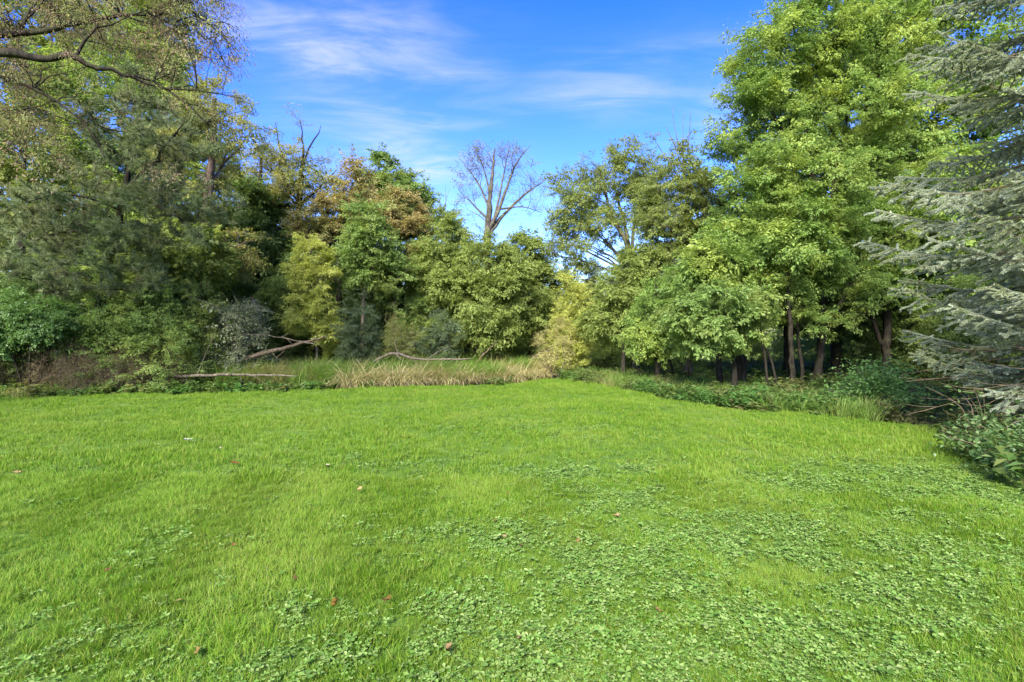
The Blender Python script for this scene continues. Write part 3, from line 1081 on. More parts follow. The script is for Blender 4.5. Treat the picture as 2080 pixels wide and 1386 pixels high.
for (px, D, lob, lm, lab) in [
        (110, 25, [(110, 120, 130, 120, 0, 3), (30, 20, 120, 110, 0, 3), (210, 60, 110, 100, 0, 3), (100, 300, 140, 120, 0, 3)], 'l_olive', 'tall olive tree showing through the oak twigs at upper left'),
        (330, 27, [(330, 190, 80, 110, 0, 2.6), (310, 60, 70, 80, 0, 2.4), (390, 330, 80, 80, 0, 2.4)], 'l_willow', 'tall yellow green tree showing above the pine top')]:
    plant('broadleaf_tree', lab, 'tree', D, px, [[(px, 640, 0, .2), (px + 5, 400, 0, .15), (px - 5, 100, 0, .05)]], lob,
          bark='bark_dark', leafm=lm, n_limb=18, n_clump=190, twigs=9, leaves=11, dense=1.9, leaf=(0.12, 0.075), clump_r=0.8, shell=0.3)
plant('pine_tree', 'grey green pine with tufted needles and leaning trunk at left', 'tree', 14.9, 190,
      [[(195, 740, 0, .13), (212, 580, 0, .12), (238, 460, 0, .105), (254, 385, 0, .09), (272, 300, 0, .065), (284, 220, 0, .05), (292, 150, 0, .02)],
       [(256, 388, 0, .075), (290, 350, -.3, .06), (322, 320, -.5, .05), (330, 300, -.6, .04), (362, 268, -.7, .022), (385, 225, -.8, .012)],
       [(262, 400, 0, .05), (300, 410, -.4, .04), (360, 440, -.8, .028), (410, 480, -1, .014)],
       [(248, 430, 0, .045), (190, 405, -.4, .035), (120, 395, -.7, .022), (60, 410, -.9, .012)],
       [(232, 480, 0, .045), (160, 470, -.5, .035), (90, 480, -.8, .022), (20, 510, -1, .012)]],
      [(285, 210, 60, 60, 0, .8), (230, 260, 80, 60, -.3, .9), (340, 300, 90, 60, -.5, .9), (250, 340, 110, 60, -.4, 1), (370, 390, 100, 60, -.6, 1),
       (170, 420, 130, 60, -.5, 1.1), (290, 450, 110, 60, -.4, 1.0), (60, 490, 110, 70, -.7, 1.2), (200, 530, 120, 60, -.4, 1.2), (430, 470, 70, 45, -.6, .8, .7), (90, 570, 100, 40, -.4, 1, .6), (270, 580, 60, 30, -.2, .8, .6)],
      bark='bark_dark', leafm='pine', crown_name='needles', n_limb=46, n_clump=260, twigs=6, clump_r=0.38, flat=0.6, arch=-0.05, rise=0.0, shell=0.3, droop=-0.25,
      mode='tuft', leaf=(0.165, 0.0048), tuft=40)
plant('tall_tree', 'tall tree with pinkish brown bark behind the pine on its right', 'tree', 19.5, 398,
      [[(400, 640, 0, .21), (404, 560, 0, .20), (414, 480, 0, .19), (424, 400, 0, .17), (432, 320, 0, .12), (436, 200, 0, .07)],
       [(426, 385, 0, .06), (455, 330, .3, .045), (490, 300, .4, .02)]],
      [(440, 260, 90, 90, 0, 1.8), (380, 330, 90, 60, .4, 1.6), (480, 520, 60, 60, .1, 1.0, .8), (450, 470, 40, 60, .5, 1, .5)],
      bark='bark_pine', leafm='l_gold', n_limb=16, n_clump=90, leaves=9, leaf=(0.10, 0.055), clump_r=0.6, shell=0.3)
for (px, D, lob, lm, lab) in [
        (40, 21, [(40, 260, 170, 170, 0, 3), (-90, 350, 140, 160, 0, 3), (90, 480, 140, 110, 0, 2.4)], 'l_olive', 'olive green tree behind the far left end of the oak limb'),
        (250, 22.5, [(250, 200, 150, 150, 0, 3), (170, 380, 130, 120, 0, 2.5), (330, 420, 130, 120, 0, 2.5)], 'l_ash', 'yellow green tree standing directly behind the pine crown'),
        (340, 18.5, [(330, 520, 110, 80, 0, 1.8), (370, 600, 90, 60, 0, 1.5), (270, 600, 90, 70, 0, 1.5)], 'l_willow', 'yellow green young tree right of the pine trunk'),
        (520, 24, [(520, 470, 70, 100, 0, 2.2), (560, 560, 70, 100, 0, 2), (470, 620, 60, 80, 0, 1.6), (480, 420, 60, 60, 0, 1.6)], 'l_dark', 'dark green dense tree right of the pink barked trunk')]:
    plant('broadleaf_tree', lab, 'tree', D, px, [[(px, 640, 0, .17), (px + 5, 480, 0, .14), (px + 10, 320 if D > 19 else 540, 0, .06)]], lob,
          bark='bark_dark', leafm=lm, n_limb=16, n_clump=190, twigs=9, leaves=11, dense=1.9, leaf=(0.13, 0.08), clump_r=0.7, shell=0.35)

# ---- the far bank, left of the gap
plant('golden_tree', 'tall golden olive tree with bare upper branches against the sky', 'tree', 25.0, 606,
      [[(604, 640, 0, .22), (606, 480, 0, .2), (608, 400, 0, .15), (612, 350, 0, .10), (616, 300, 0, .05), (610, 240, 0, .01)],
       [(608, 400, 0, .07), (590, 355, 0, .055), (568, 300, 0, .035), (560, 250, 0, .015)],
       [(606, 420, 0, .08), (640, 390, -.3, .06), (670, 360, -.5, .035), (685, 345, -.5, .012)],
       [(612, 350, 0, .06), (628, 300, 0, .045), (648, 270, .2, .025), (652, 255, .2, .01)],
       [(607, 410, 0, .06), (570, 370, .3, .045), (530, 310, .5, .03), (508, 270, .6, .012)]],
      [(600, 285, 75, 55, 0, 1.8, .55), (550, 360, 75, 60, .2, 2.0, 2.2), (620, 390, 70, 50, 0, 2.0, 1.8), (520, 410, 60, 60, .4, 2, 1.5), (660, 330, 40, 50, 0, 1.2, .35), (520, 300, 50, 40, .4, 1.4, .35)],
      leafm='l_gold', bark='bark_dark', n_limb=30, n_clump=190, twigs=8, leaves=9, dense=1.7, leaf=(0.085, 0.05), clump_r=0.7, shell=0.2, rise=0.5)
plant('rounded_tree', 'light green rounded tree rising highest right of the golden tree', 'tree', 27.0, 800,
      [[(800, 640, 0, .22), (796, 480, 0, .18), (790, 380, 0, .08)]],
      [(775, 375, 55, 55, 0, 1.8), (800, 420, 75, 60, 0, 2.2), (850, 450, 45, 55, 0, 1.6), (745, 440, 45, 60, 0, 1.6), (780, 345, 32, 32, 0, 1.1), (872, 500, 45, 70, 0, 1.6), (840, 400, 45, 45, 0, 1.5), (700, 480, 60, 60, .5, 2)],
      leafm='l_green', n_limb=18, n_clump=240, twigs=9, leaves=10, leaf=(0.115, 0.07), clump_r=0.65, shell=0.45)
plant('amber_tree', 'amber leaved tree in the middle of the far bank below the golden tree', 'tree', 23.5, 690,
      [[(690, 640, 0, .16), (686, 520, 0, .13), (690, 420, 0, .06)]],
      [(690, 435, 75, 35, 0, 1.7), (640, 470, 50, 40, 0, 1.4), (720, 380, 45, 45, .5, 1.4)],
      leafm='l_orange', bark='bark_dark', n_limb=12, n_clump=95, leaves=8, leaf=(0.10, 0.06), clump_r=0.6, shell=0.2)
plant('amber_tree', 'amber and brown tree in front of the rounded green tree', 'tree', 22.5, 815,
      [[(815, 640, 0, .15), (812, 520, 0, .12), (808, 420, 0, .05)]],
      [(810, 430, 50, 40, 0, 1.4), (840, 480, 40, 40, 0, 1.2), (775, 440, 30, 30, 0, 1, .6)],
      leafm='l_orange', bark='bark_dark', n_limb=12, n_clump=75, leaves=8, leaf=(0.10, 0.06), clump_r=0.55, shell=0.2)
plant('slender_tree', 'slender green tree with a straight pale brown trunk below its crown', 'tree', 20.0, 736,
      [[(737, 640, 0, .075), (739, 590, 0, .07), (742, 540, 0, .06), (748, 470, 0, .03)]],
      [(750, 500, 60, 50, 0, 1.3), (720, 540, 45, 40, 0, 1.1), (790, 560, 50, 40, .1, 1.2), (740, 450, 40, 40, 0, 1)],
      leafm='l_green', bark='bark_pale', n_limb=14, n_clump=150, twigs=8, leaves=9, leaf=(0.11, 0.07), clump_r=0.45, shell=0.4)
plant('maple_sapling', 'bright yellow green young tree behind the fallen log', 'tree', 18.8, 640,
      [[(642, 690, 0, .04), (636, 620, 0, .035), (630, 540, 0, .025), (628, 490, 0, .012)]],
      [(628, 520, 45, 40, 0, 1.0), (600, 560, 40, 25, 0, .9), (650, 570, 45, 35, 0, .9), (640, 630, 60, 40, 0, 1.1), (672, 672, 42, 30, 0, .8), (610, 640, 40, 40, 0, .8), (615, 488, 22, 18, 0, .5), (690, 705, 34, 22, .2, .6), (645, 712, 40, 20, .2, .6)],
      leafm='l_yellow', bark='twig', n_limb=14, n_clump=170, twigs=8, leaves=9, leaf=(0.10, 0.06), clump_r=0.36, shell=0.4)
plant('dark_bush', 'dark bluish green bush between the yellow sapling and amber shrub', 'bush', 18.2, 728, None,
      [(728, 650, 38, 50, 0, .9), (715, 690, 40, 35, 0, .9), (745, 690, 30, 35, 0, .8), (720, 605, 25, 30, 0, .6)],
      leafm='l_blue', bark='bark_dark', n_limb=8, n_clump=110, twigs=8, leaves=10, leaf=(0.075, 0.045), clump_r=0.3, shell=0.5)
plant('amber_shrub', 'small orange tinged shrub right of the dark bluish bush', 'bush', 18.6, 805, None,
      [(790, 680, 40, 25, 0, .7), (825, 680, 35, 25, 0, .6), (800, 655, 25, 18, 0, .5)],
      leafm='l_gold', bark='twig', n_limb=6, n_clump=80, twigs=7, leaves=8, leaf=(0.075, 0.045), clump_r=0.28, shell=0.4)
for (px, D, lob, lab) in [
        (905, 22, [(905, 490, 55, 65, 0, 1.9), (880, 590, 60, 80, 0, 1.9), (930, 560, 55, 70, -.3, 1.7), (890, 670, 55, 45, 0, 1.5)], 'olive green willow like tree left of centre below the small dead snag'),
        (990, 21, [(990, 530, 60, 60, 0, 1.8), (970, 610, 60, 70, -.2, 1.8), (1030, 600, 55, 70, 0, 1.8), (1000, 670, 60, 45, 0, 1.5)], 'olive green rounded tree below the bare tree'),
        (1080, 23, [(1060, 540, 45, 60, 0, 1.7), (1095, 590, 40, 70, 0, 1.6), (1075, 660, 50, 50, 0, 1.6)], 'olive green tree at the left edge of the sky gap')]:
    plant('willow_tree', lab, 'tree', D, px, [[(px, 660, 0, .13), (px + 6, 580, 0, .10), (px, 500, 0, .04)], [(px, 640, 0, .07), (px - 30, 590, 0, .05), (px - 40, 540, 0, .02)]], lob,
          bark='bark_dark', leafm='l_willow', n_limb=18, n_clump=230, twigs=9, leaves=11, leaf=(0.105, 0.055), clump_r=0.55, shell=0.45, droop=0.35)
plant('blue_shrub', 'greyish green shrub at the foot of the olive willow', 'bush', 19.0, 890, None,
      [(890, 665, 40, 35, 0, .8), (915, 690, 30, 25, 0, .7), (870, 695, 30, 20, 0, .6)],
      leafm='l_blue', bark='bark_dark', n_limb=6, n_clump=80, twigs=7, leaves=9, leaf=(0.08, 0.05), clump_r=0.3, shell=0.4)
plant('bare_tree', 'nearly leafless tree with spreading forked branches in the sky gap', 'tree', 32.0, 985,
      [[(985, 640, 0, .26), (988, 520, 0, .24), (992, 450, 0, .2), (995, 400, 0, .14), (1000, 350, 0, .09), (1005, 300, 0, .03)],
       [(990, 470, 0, .15), (1012, 430, 0, .12), (1030, 380, 0, .08), (1050, 330, 0, .05), (1078, 295, 0, .015)],
       [(992, 480, 0, .14), (1020, 440, .3, .11), (1060, 400, .4, .075), (1090, 378, .5, .045), (1118, 358, .6, .012)],
       [(993, 420, 0, .08), (975, 380, 0, .06), (955, 350, .2, .035), (932, 320, .3, .012)],
       [(990, 445, 0, .07), (965, 420, -.2, .05), (945, 400, -.2, .03), (930, 385, -.3, .012)],
       [(995, 400, 0, .07), (985, 350, .2, .05), (970, 315, .3, .03), (962, 298, .3, .01)],
       [(1015, 425, 0, .07), (1060, 420, 0, .04), (1100, 432, 0, .015)],
       [(1005, 440, 0, .08), (1020, 370, 0, .05), (1030, 320, 0, .03), (1038, 290, 0, .01)]],
      [(1000, 340, 60, 45, 0, 1.8), (1050, 340, 45, 45, .2, 1.5), (955, 350, 30, 45, .1, 1.4), (1080, 400, 40, 40, .3, 1.4), (950, 410, 30, 35, 0, 1.2), (1010, 420, 60, 30, 0, 1.5, .6), (1000, 470, 40, 25, 0, 1.2, .6)],
      leafm='l_sparse', bark='bark', n_limb=40, n_clump=170, twigs=4, leaves=6, leaf=(0.085, 0.05), clump_r=0.65, shell=0.1, rise=0.7, arch=0.02, updown=0.3, droop=-0.3, dense=1.0)
plant('straw_bush', 'yellow straw coloured bush glowing in the gap between the two woods', 'bush', 21.3, 1155, None,
      [(1160, 630, 40, 60, 0, 1.3), (1175, 590, 26, 30, 0, .9), (1140, 690, 35, 35, 0, 1.0), (1185, 690, 30, 40, 0, 1.0), (1148, 585, 20, 25, 0, .7)],
      leafm='l_yellow', bark='twig', n_limb=10, n_clump=150, twigs=8, leaves=10, leaf=(0.10, 0.045), clump_r=0.45, shell=0.3, flat=1.0)
plant('straw_bush', 'low tan shrub in front of the yellow bush in the gap', 'bush', 20.3, 1128, None,
      [(1125, 690, 35, 28, 0, .9), (1150, 665, 20, 30, 0, .7), (1105, 700, 25, 20, 0, .6)],
      leafm='l_straw', bark='twig', n_limb=8, n_clump=55, twigs=7, leaves=7, leaf=(0.09, 0.03), clump_r=0.35, shell=0.3, flat=1.2)

# ---- right of the gap
plant('willow_tree', 'yellowing tree low in the sky gap beside the yellow bush', 'tree', 27.0, 1200, [[(1200, 660, 0, .09), (1198, 600, 0, .06), (1196, 560, 0, .02)]],
      [(1200, 640, 40, 50, 0, 1.3), (1175, 660, 40, 40, 0, 1.2), (1225, 590, 36, 50, 0, 1.2), (1150, 620, 34, 44, 0, 1.1)], bark='twig', leafm='l_yellow', n_limb=10, n_clump=120, leaves=9, leaf=(.10, .05), clump_r=.5, shell=.3)
plant('airy_tree', 'thin airy olive tree with several dark stems right of the gap', 'tree', 23.0, 1290,
      [[(1290, 640, 0, .17), (1288, 560, 0, .15), (1275, 500, 0, .11), (1240, 430, 0, .07), (1225, 360, 0, .03)],
       [(1290, 580, 0, .1), (1262, 530, 0, .08), (1230, 490, .2, .05), (1195, 460, .3, .02)],
       [(1280, 510, 0, .08), (1265, 440, .2, .06), (1250, 380, .3, .03), (1255, 320, .3, .012)],
       [(1290, 560, 0, .09), (1285, 480, .3, .07), (1300, 400, .4, .04), (1310, 330, .4, .015)]],
      [(1220, 370, 70, 55, 0, 1.8), (1180, 440, 50, 60, 0, 1.6), (1280, 350, 60, 50, .2, 1.7), (1230, 470, 60, 50, .2, 1.6), (1320, 400, 50, 60, .3, 1.7), (1152, 500, 40, 60, .1, 1.3, 1.5), (1172, 575, 32, 45, .2, 1.1, 1.4), (1150, 410, 42, 60, 0, 1.3, 1.3), (1270, 305, 40, 25, .2, 1, .5)],
      leafm='l_olive', bark='bark', n_limb=30, n_clump=320, twigs=7, leaves=8, leaf=(0.095, 0.05), clump_r=0.6, shell=0.2, rise=0.5)
plant('thin_tree', 'tree with bare upright shoots sticking up above a ragged green crown', 'tree', 19.5, 1400,
      [[(1395, 640, 0, .15), (1400, 520, 0, .12), (1398, 440, 0, .09), (1390, 360, 0, .05), (1388, 290, 0, .016), (1392, 225, 0, .005)],
       [(1396, 380, 0, .03), (1375, 310, 0, .02), (1352, 255, 0, .008)],
       [(1392, 350, 0, .02), (1400, 280, 0, .014), (1402, 220, 0, .006)],
       [(1385, 370, 0, .025), (1345, 310, .2, .016), (1318, 265, .2, .006)],
       [(1390, 320, 0, .018), (1372, 270, .1, .012), (1365, 215, .1, .005)]],
      [(1370, 400, 80, 65, 0, 1.6), (1430, 420, 60, 70, 0, 1.5), (1340, 470, 60, 60, .2, 1.5), (1400, 500, 80, 50, 0, 1.5), (1385, 330, 30, 35, 0, .8, .5), (1330, 300, 22, 30, .2, .6, .2)],
      leafm='l_olive', bark='twig', n_limb=24, n_clump=250, twigs=8, leaves=9, leaf=(0.10, 0.05), clump_r=0.5, shell=0.25)
for (px, D, lob, lm, lab) in [
        (1265, 19.5, [(1265, 590, 60, 55, 0, 1.6), (1230, 650, 50, 45, 0, 1.3), (1320, 620, 55, 60, 0, 1.5), (1300, 540, 50, 45, 0, 1.4)], 'l_willow', 'bushy green tree low beside the right edge of the gap'),
        (1335, 16.5, [(1335, 640, 55, 45, 0, 1.2), (1380, 590, 60, 50, 0, 1.3), (1360, 690, 55, 35, 0, 1.1), (1290, 690, 40, 30, 0, .9)], 'l_ash', 'low green tree with leaning saplings beneath it')]:
    plant('bushy_tree', lab, 'tree', D, px, [[(px, 690, 0, .08), (px - 6, 640, 0, .07), (px - 2, 560, 0, .03)], [(px + 8, 700, 0, .06), (px + 30, 660, 0, .04), (px + 45, 600, 0, .02)]], lob,
          bark='bark_dark', leafm=lm, n_limb=16, n_clump=210, twigs=8, leaves=10, leaf=(0.10, 0.055), clump_r=0.45, shell=0.4, droop=0.3)
plant('broadleaf_tree', 'small tree with large glossy leaves in front of the right hand trunks', 'tree', 13.4, 1490,
      [[(1492, 730, 0, .06), (1480, 680, 0, .05), (1470, 620, -.2, .02)], [(1488, 700, 0, .035), (1430, 650, -.3, .025), (1390, 630, -.4, .01)]],
      [(1450, 610, 75, 35, -.2, 1.0), (1400, 650, 60, 35, -.3, .9), (1500, 640, 60, 40, 0, .9), (1440, 690, 50, 30, -.2, .8), (1530, 610, 40, 25, .1, .7)],
      leafm='l_green', bark='bark_dark', n_limb=14, n_clump=120, twigs=7, leaves=8, leaf=(0.13, 0.085), clump_r=0.36, shell=0.35, droop=0.35)
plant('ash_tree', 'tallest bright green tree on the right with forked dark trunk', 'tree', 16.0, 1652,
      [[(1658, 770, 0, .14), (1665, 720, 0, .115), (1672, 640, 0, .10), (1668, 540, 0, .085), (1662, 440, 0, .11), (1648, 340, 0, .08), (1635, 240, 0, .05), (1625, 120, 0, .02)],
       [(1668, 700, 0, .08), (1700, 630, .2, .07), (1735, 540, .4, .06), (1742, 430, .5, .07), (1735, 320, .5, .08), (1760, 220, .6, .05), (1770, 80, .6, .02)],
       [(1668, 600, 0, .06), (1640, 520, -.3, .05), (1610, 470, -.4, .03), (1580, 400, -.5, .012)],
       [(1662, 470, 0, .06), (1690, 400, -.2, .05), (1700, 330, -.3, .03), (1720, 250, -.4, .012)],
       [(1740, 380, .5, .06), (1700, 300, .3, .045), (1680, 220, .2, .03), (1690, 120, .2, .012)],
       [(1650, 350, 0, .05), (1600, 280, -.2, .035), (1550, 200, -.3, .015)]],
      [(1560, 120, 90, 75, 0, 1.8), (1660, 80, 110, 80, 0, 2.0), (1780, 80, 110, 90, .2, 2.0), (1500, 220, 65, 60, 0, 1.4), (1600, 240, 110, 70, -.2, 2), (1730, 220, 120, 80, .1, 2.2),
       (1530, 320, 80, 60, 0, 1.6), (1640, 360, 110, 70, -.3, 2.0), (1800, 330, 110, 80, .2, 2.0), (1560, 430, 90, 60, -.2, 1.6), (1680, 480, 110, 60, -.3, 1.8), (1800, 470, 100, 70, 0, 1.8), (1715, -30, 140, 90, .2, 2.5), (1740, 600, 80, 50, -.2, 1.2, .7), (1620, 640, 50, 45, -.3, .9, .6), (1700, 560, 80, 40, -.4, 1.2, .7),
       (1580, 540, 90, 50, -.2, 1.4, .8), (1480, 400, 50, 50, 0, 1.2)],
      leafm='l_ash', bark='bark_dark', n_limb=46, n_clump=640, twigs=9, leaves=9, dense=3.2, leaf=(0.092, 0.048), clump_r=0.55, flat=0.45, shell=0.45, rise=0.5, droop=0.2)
plant('ash_tree', 'leafy green tree rising behind the spruce with a brown forked trunk', 'tree', 18.0, 1800,
      [[(1800, 720, 0, .14), (1802, 640, 0, .125), (1800, 480, 0, .10), (1810, 250, 0, .08), (1815, 80, 0, .03)], [(1790, 700, 0, .07), (1765, 600, .2, .06), (1770, 400, .3, .05)]],
      [(1860, 60, 120, 100, 0, 2.4), (1900, 220, 120, 100, 0, 2.4), (1880, 380, 120, 90, 0, 2.4), (1830, 520, 120, 70, 0, 2.2), (1960, 480, 120, 100, 0, 2.5), (1760, 590, 100, 50, 0, 2, .8), (1980, 80, 120, 150, 0, 2.5)],
      leafm='l_ash', bark='bark_dark', n_limb=26, n_clump=360, twigs=9, leaves=10, dense=1.8, leaf=(0.125, 0.07), clump_r=0.65, shell=0.4)
plant('broadleaf_tree', 'full green tree filling the view behind the tallest right hand tree', 'tree', 20.0, 1700, [[(1700, 660, 0, .18), (1705, 450, 0, .14), (1690, 150, 0, .05)]],
      [(1600, 300, 110, 110, 0, 2.4), (1720, 150, 130, 120, 0, 2.6), (1750, 380, 140, 110, 0, 2.6), (1580, 470, 110, 80, 0, 2.2), (1880, 280, 120, 120, 0, 2.4), (1560, 180, 70, 80, 0, 1.6), (2000, 300, 120, 160, 0, 2.5), (1480, 440, 60, 70, 0, 1.6)],
      leafm='l_green', bark='bark_dark', n_limb=24, n_clump=330, twigs=9, leaves=10, dense=2.0, leaf=(0.12, 0.07), clump_r=0.7, shell=0.3)
plant('shade_tree', 'darker green tree low behind the twin trunks on the right', 'tree', 20.5, 1600,
      [[(1600, 660, 0, .14), (1605, 560, 0, .11), (1600, 420, 0, .05)]],
      [(1600, 560, 120, 80, 0, 2.2), (1700, 620, 110, 60, 0, 2.0), (1520, 560, 80, 90, 0, 2), (1850, 620, 130, 60, 0, 2.2), (1980, 640, 110, 70, 0, 2.2)],
      leafm='l_dark', bark='bark_dark', n_limb=20, n_clump=260, twigs=9, leaves=9, leaf=(0.12, 0.065), clump_r=0.65, shell=0.3)

# trunks standing below the right-hand canopy
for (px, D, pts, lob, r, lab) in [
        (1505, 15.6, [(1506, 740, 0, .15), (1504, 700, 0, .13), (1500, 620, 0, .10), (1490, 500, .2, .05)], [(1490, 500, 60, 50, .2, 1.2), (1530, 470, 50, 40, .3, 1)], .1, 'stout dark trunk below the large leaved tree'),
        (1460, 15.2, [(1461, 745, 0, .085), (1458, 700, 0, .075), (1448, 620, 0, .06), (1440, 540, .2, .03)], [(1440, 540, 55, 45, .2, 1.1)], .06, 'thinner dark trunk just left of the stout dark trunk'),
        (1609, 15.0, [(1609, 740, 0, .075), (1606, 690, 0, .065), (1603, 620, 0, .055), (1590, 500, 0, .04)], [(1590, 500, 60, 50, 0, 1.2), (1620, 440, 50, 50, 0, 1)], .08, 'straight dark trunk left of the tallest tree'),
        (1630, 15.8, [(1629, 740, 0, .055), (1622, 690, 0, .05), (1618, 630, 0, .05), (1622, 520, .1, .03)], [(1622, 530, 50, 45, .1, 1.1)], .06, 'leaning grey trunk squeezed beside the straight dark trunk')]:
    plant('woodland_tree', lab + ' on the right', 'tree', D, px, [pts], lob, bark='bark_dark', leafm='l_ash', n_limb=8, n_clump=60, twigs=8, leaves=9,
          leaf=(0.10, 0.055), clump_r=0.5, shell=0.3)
for (px, D, tilt, lab) in [(1338, 18.5, -28, 'thin dark sapling leaning left, first right of the gap'), (1368, 19.0, -34, 'curved brown sapling leaning left beside its darker neighbour'),
                           (1403, 15.5, -22, 'thin sapling leaning left before the dark trunks'), (1574, 14.6, -42, 'skinny sapling leaning left beside the straight dark trunk'),
                           (1560, 14.0, -18, 'short skinny sapling between the stout trunk and the straight trunk')]:
    plant('sapling', lab, 'sapling', D, px, [[(px - 4, 745, 0, .035), (px + tilt * .5, 705, 0, .03), (px + tilt, 650, .1, .02), (px + tilt * 1.1, 600, .1, .008)]],
          [(px + tilt, 630, 32, 28, .1, .6)], bark='bark_dark', leafm='l_ash', n_limb=5, n_clump=22, twigs=6, leaves=8, leaf=(0.09, 0.05), clump_r=0.35, shell=0.2)

# ---- bushes and scrub at the left, under the pine
for (px, D, lob, lm, lab) in [
        (60, 14.2, [(60, 640, 70, 35, 0, .9), (20, 680, 60, 30, 0, .8), (110, 660, 50, 30, 0, .7)], 'l_bush', 'light green broad leaved shrub at the far left under the pine'),
        (140, 15.5, [(140, 600, 110, 60, 0, 1.2), (60, 640, 110, 70, 0, 1.2), (200, 660, 90, 60, 0, 1.1)], 'l_dark', 'dark green thicket behind the light green shrub at far left'),
        (300, 15.0, [(290, 640, 90, 60, 0, 1.1), (340, 690, 80, 45, 0, 1.0), (240, 690, 80, 50, 0, 1.0)], 'l_green', 'green shrub right of the pine trunk'),
        (385, 16.2, [(390, 620, 65, 50, 0, 1.1), (420, 660, 50, 45, 0, .9), (350, 670, 50, 40, 0, .9)], 'l_willow', 'yellow green shrub between the pine and the grey brush'),
        (470, 16.6, [(470, 665, 70, 40, 0, 1.0), (500, 640, 50, 35, 0, .9), (440, 700, 50, 30, 0, .8)], 'l_grey', 'greyish twiggy shrub behind the fallen log'),
        (545, 20.0, [(550, 640, 55, 55, 0, 1.3), (575, 600, 35, 40, 0, 1), (530, 690, 50, 35, 0, 1.1)], 'l_dark', 'dark green shrub left of the yellow sapling'),
        (-70, 14.5, [(-60, 600, 90, 80, 0, 1.4), (0, 660, 90, 60, 0, 1.3)], 'l_dark', 'dark green thicket cut by the left edge of the picture')]:
    plant('shrub', lab, 'shrub', D, px, None, lob, filler=lm != 'l_bush', bark='twig' if lm == 'l_grey' else 'bark_dark', leafm=lm, n_limb=10,
          n_clump=150 if lm != 'l_grey' else 130, twigs=8, leaves=9 if lm != 'l_grey' else 5, leaf=(0.10, 0.06) if lm == 'l_bush' else (0.085, 0.05), clump_r=0.36, shell=0.3, flat=0.7)

plant('climbing_vine', 'green vine climbing the lower trunk of the pine', 'vine', 14.75, 200, None, [(208, 610, 24, 40, 0, .35), (203, 680, 26, 40, 0, .4), (222, 540, 20, 40, 0, .3)],
      leafm='l_green', bark='bark_dark', n_limb=6, n_clump=60, twigs=7, leaves=6, leaf=(0.09, 0.065), clump_r=0.25, shell=0.4)
brush = plant('dead_brush', 'brown withered weeds standing along the dark left edge of the wood', 'brush', 14.4, 120, None,
              [(120, 745, 60, 40, 0, .7), (100, 720, 45, 34, 0, .6), (150, 725, 40, 34, 0, .6)], leafm='l_brown', bark='brush_wood', n_limb=14, n_clump=120, twigs=9, leaves=3, dense=1.6,
              leaf=(0.06, 0.026), clump_r=0.28, shell=0.2, flat=1.1, group='withered brown weeds under the pine')
for (px, D, a, s) in [(10, 14.6, 1.0, .95), (215, 14.9, 2.2, 1.0), (290, 14.9, 3.5, .9), (345, 15.2, 5.0, .75), (175, 14.2, 1.9, .8), (255, 14.4, .6, .7), (-60, 14.3, 5.5, 1.1)]:
    xx = WX(px, D)
    copy_thing(brush, (xx, D, gz(xx, D) - 0.08), a, s)

# far woods: copies of the trees built above, mostly hidden by them
by_label = {o['label']: o for o in list(COL.objects) if o.parent is None and 'label' in o}
src = [by_label['dark green dense tree right of the pink barked trunk'], by_label['light green rounded tree rising highest right of the golden tree'],
       by_label['olive green rounded tree below the bare tree'], by_label['leafy green tree rising behind the spruce with a brown forked trunk'],
       by_label['olive green tree behind the far left end of the oak limb']]
for i, (px, D, k, s) in enumerate([(-150, 30, 4, 1.0), (60, 33, 1, .95), (180, 30, 0, 1.0), (330, 34, 1, .95), (440, 32, 0, 1.0), (560, 36, 4, .85), (660, 34, 0, 1.05), (740, 38, 1, .75),
                                   (860, 33, 0, .85), (940, 34, 2, 1.0), (1050, 38, 2, .95), (1240, 40, 2, .9), 
                                   (1800, 34, 1, 1.0), (1900, 28, 4, .9), (2020, 30, 1, 1.0), (2160, 28, 0, 1.0),
                                   (1300, 66, 1, 1.1), (1370, 72, 4, 1.1), (1440, 68, 2, 1.5), (1510, 70, 1, 1.1), (1580, 74, 4, 1.1), (1650, 69, 2, 1.5), (1720, 72, 1, 1.1), (1790, 68, 4, 1.1), (1860, 70, 2, 1.5)]):
    c = copy_thing(src[k], (WX(px, D), D, -0.1), i * 1.7, s, ['dark green', 'light green', 'olive green', 'bright leafy', 'dull olive'][k] + ' tree far back, half hidden by the nearer trees ' + ('of the left wood' if px < 560 else ('of the far bank' if px < 1170 else 'of the right wood')))
    c.name = 'far_tree'
    c['group'] = 'trees far back in the wood'

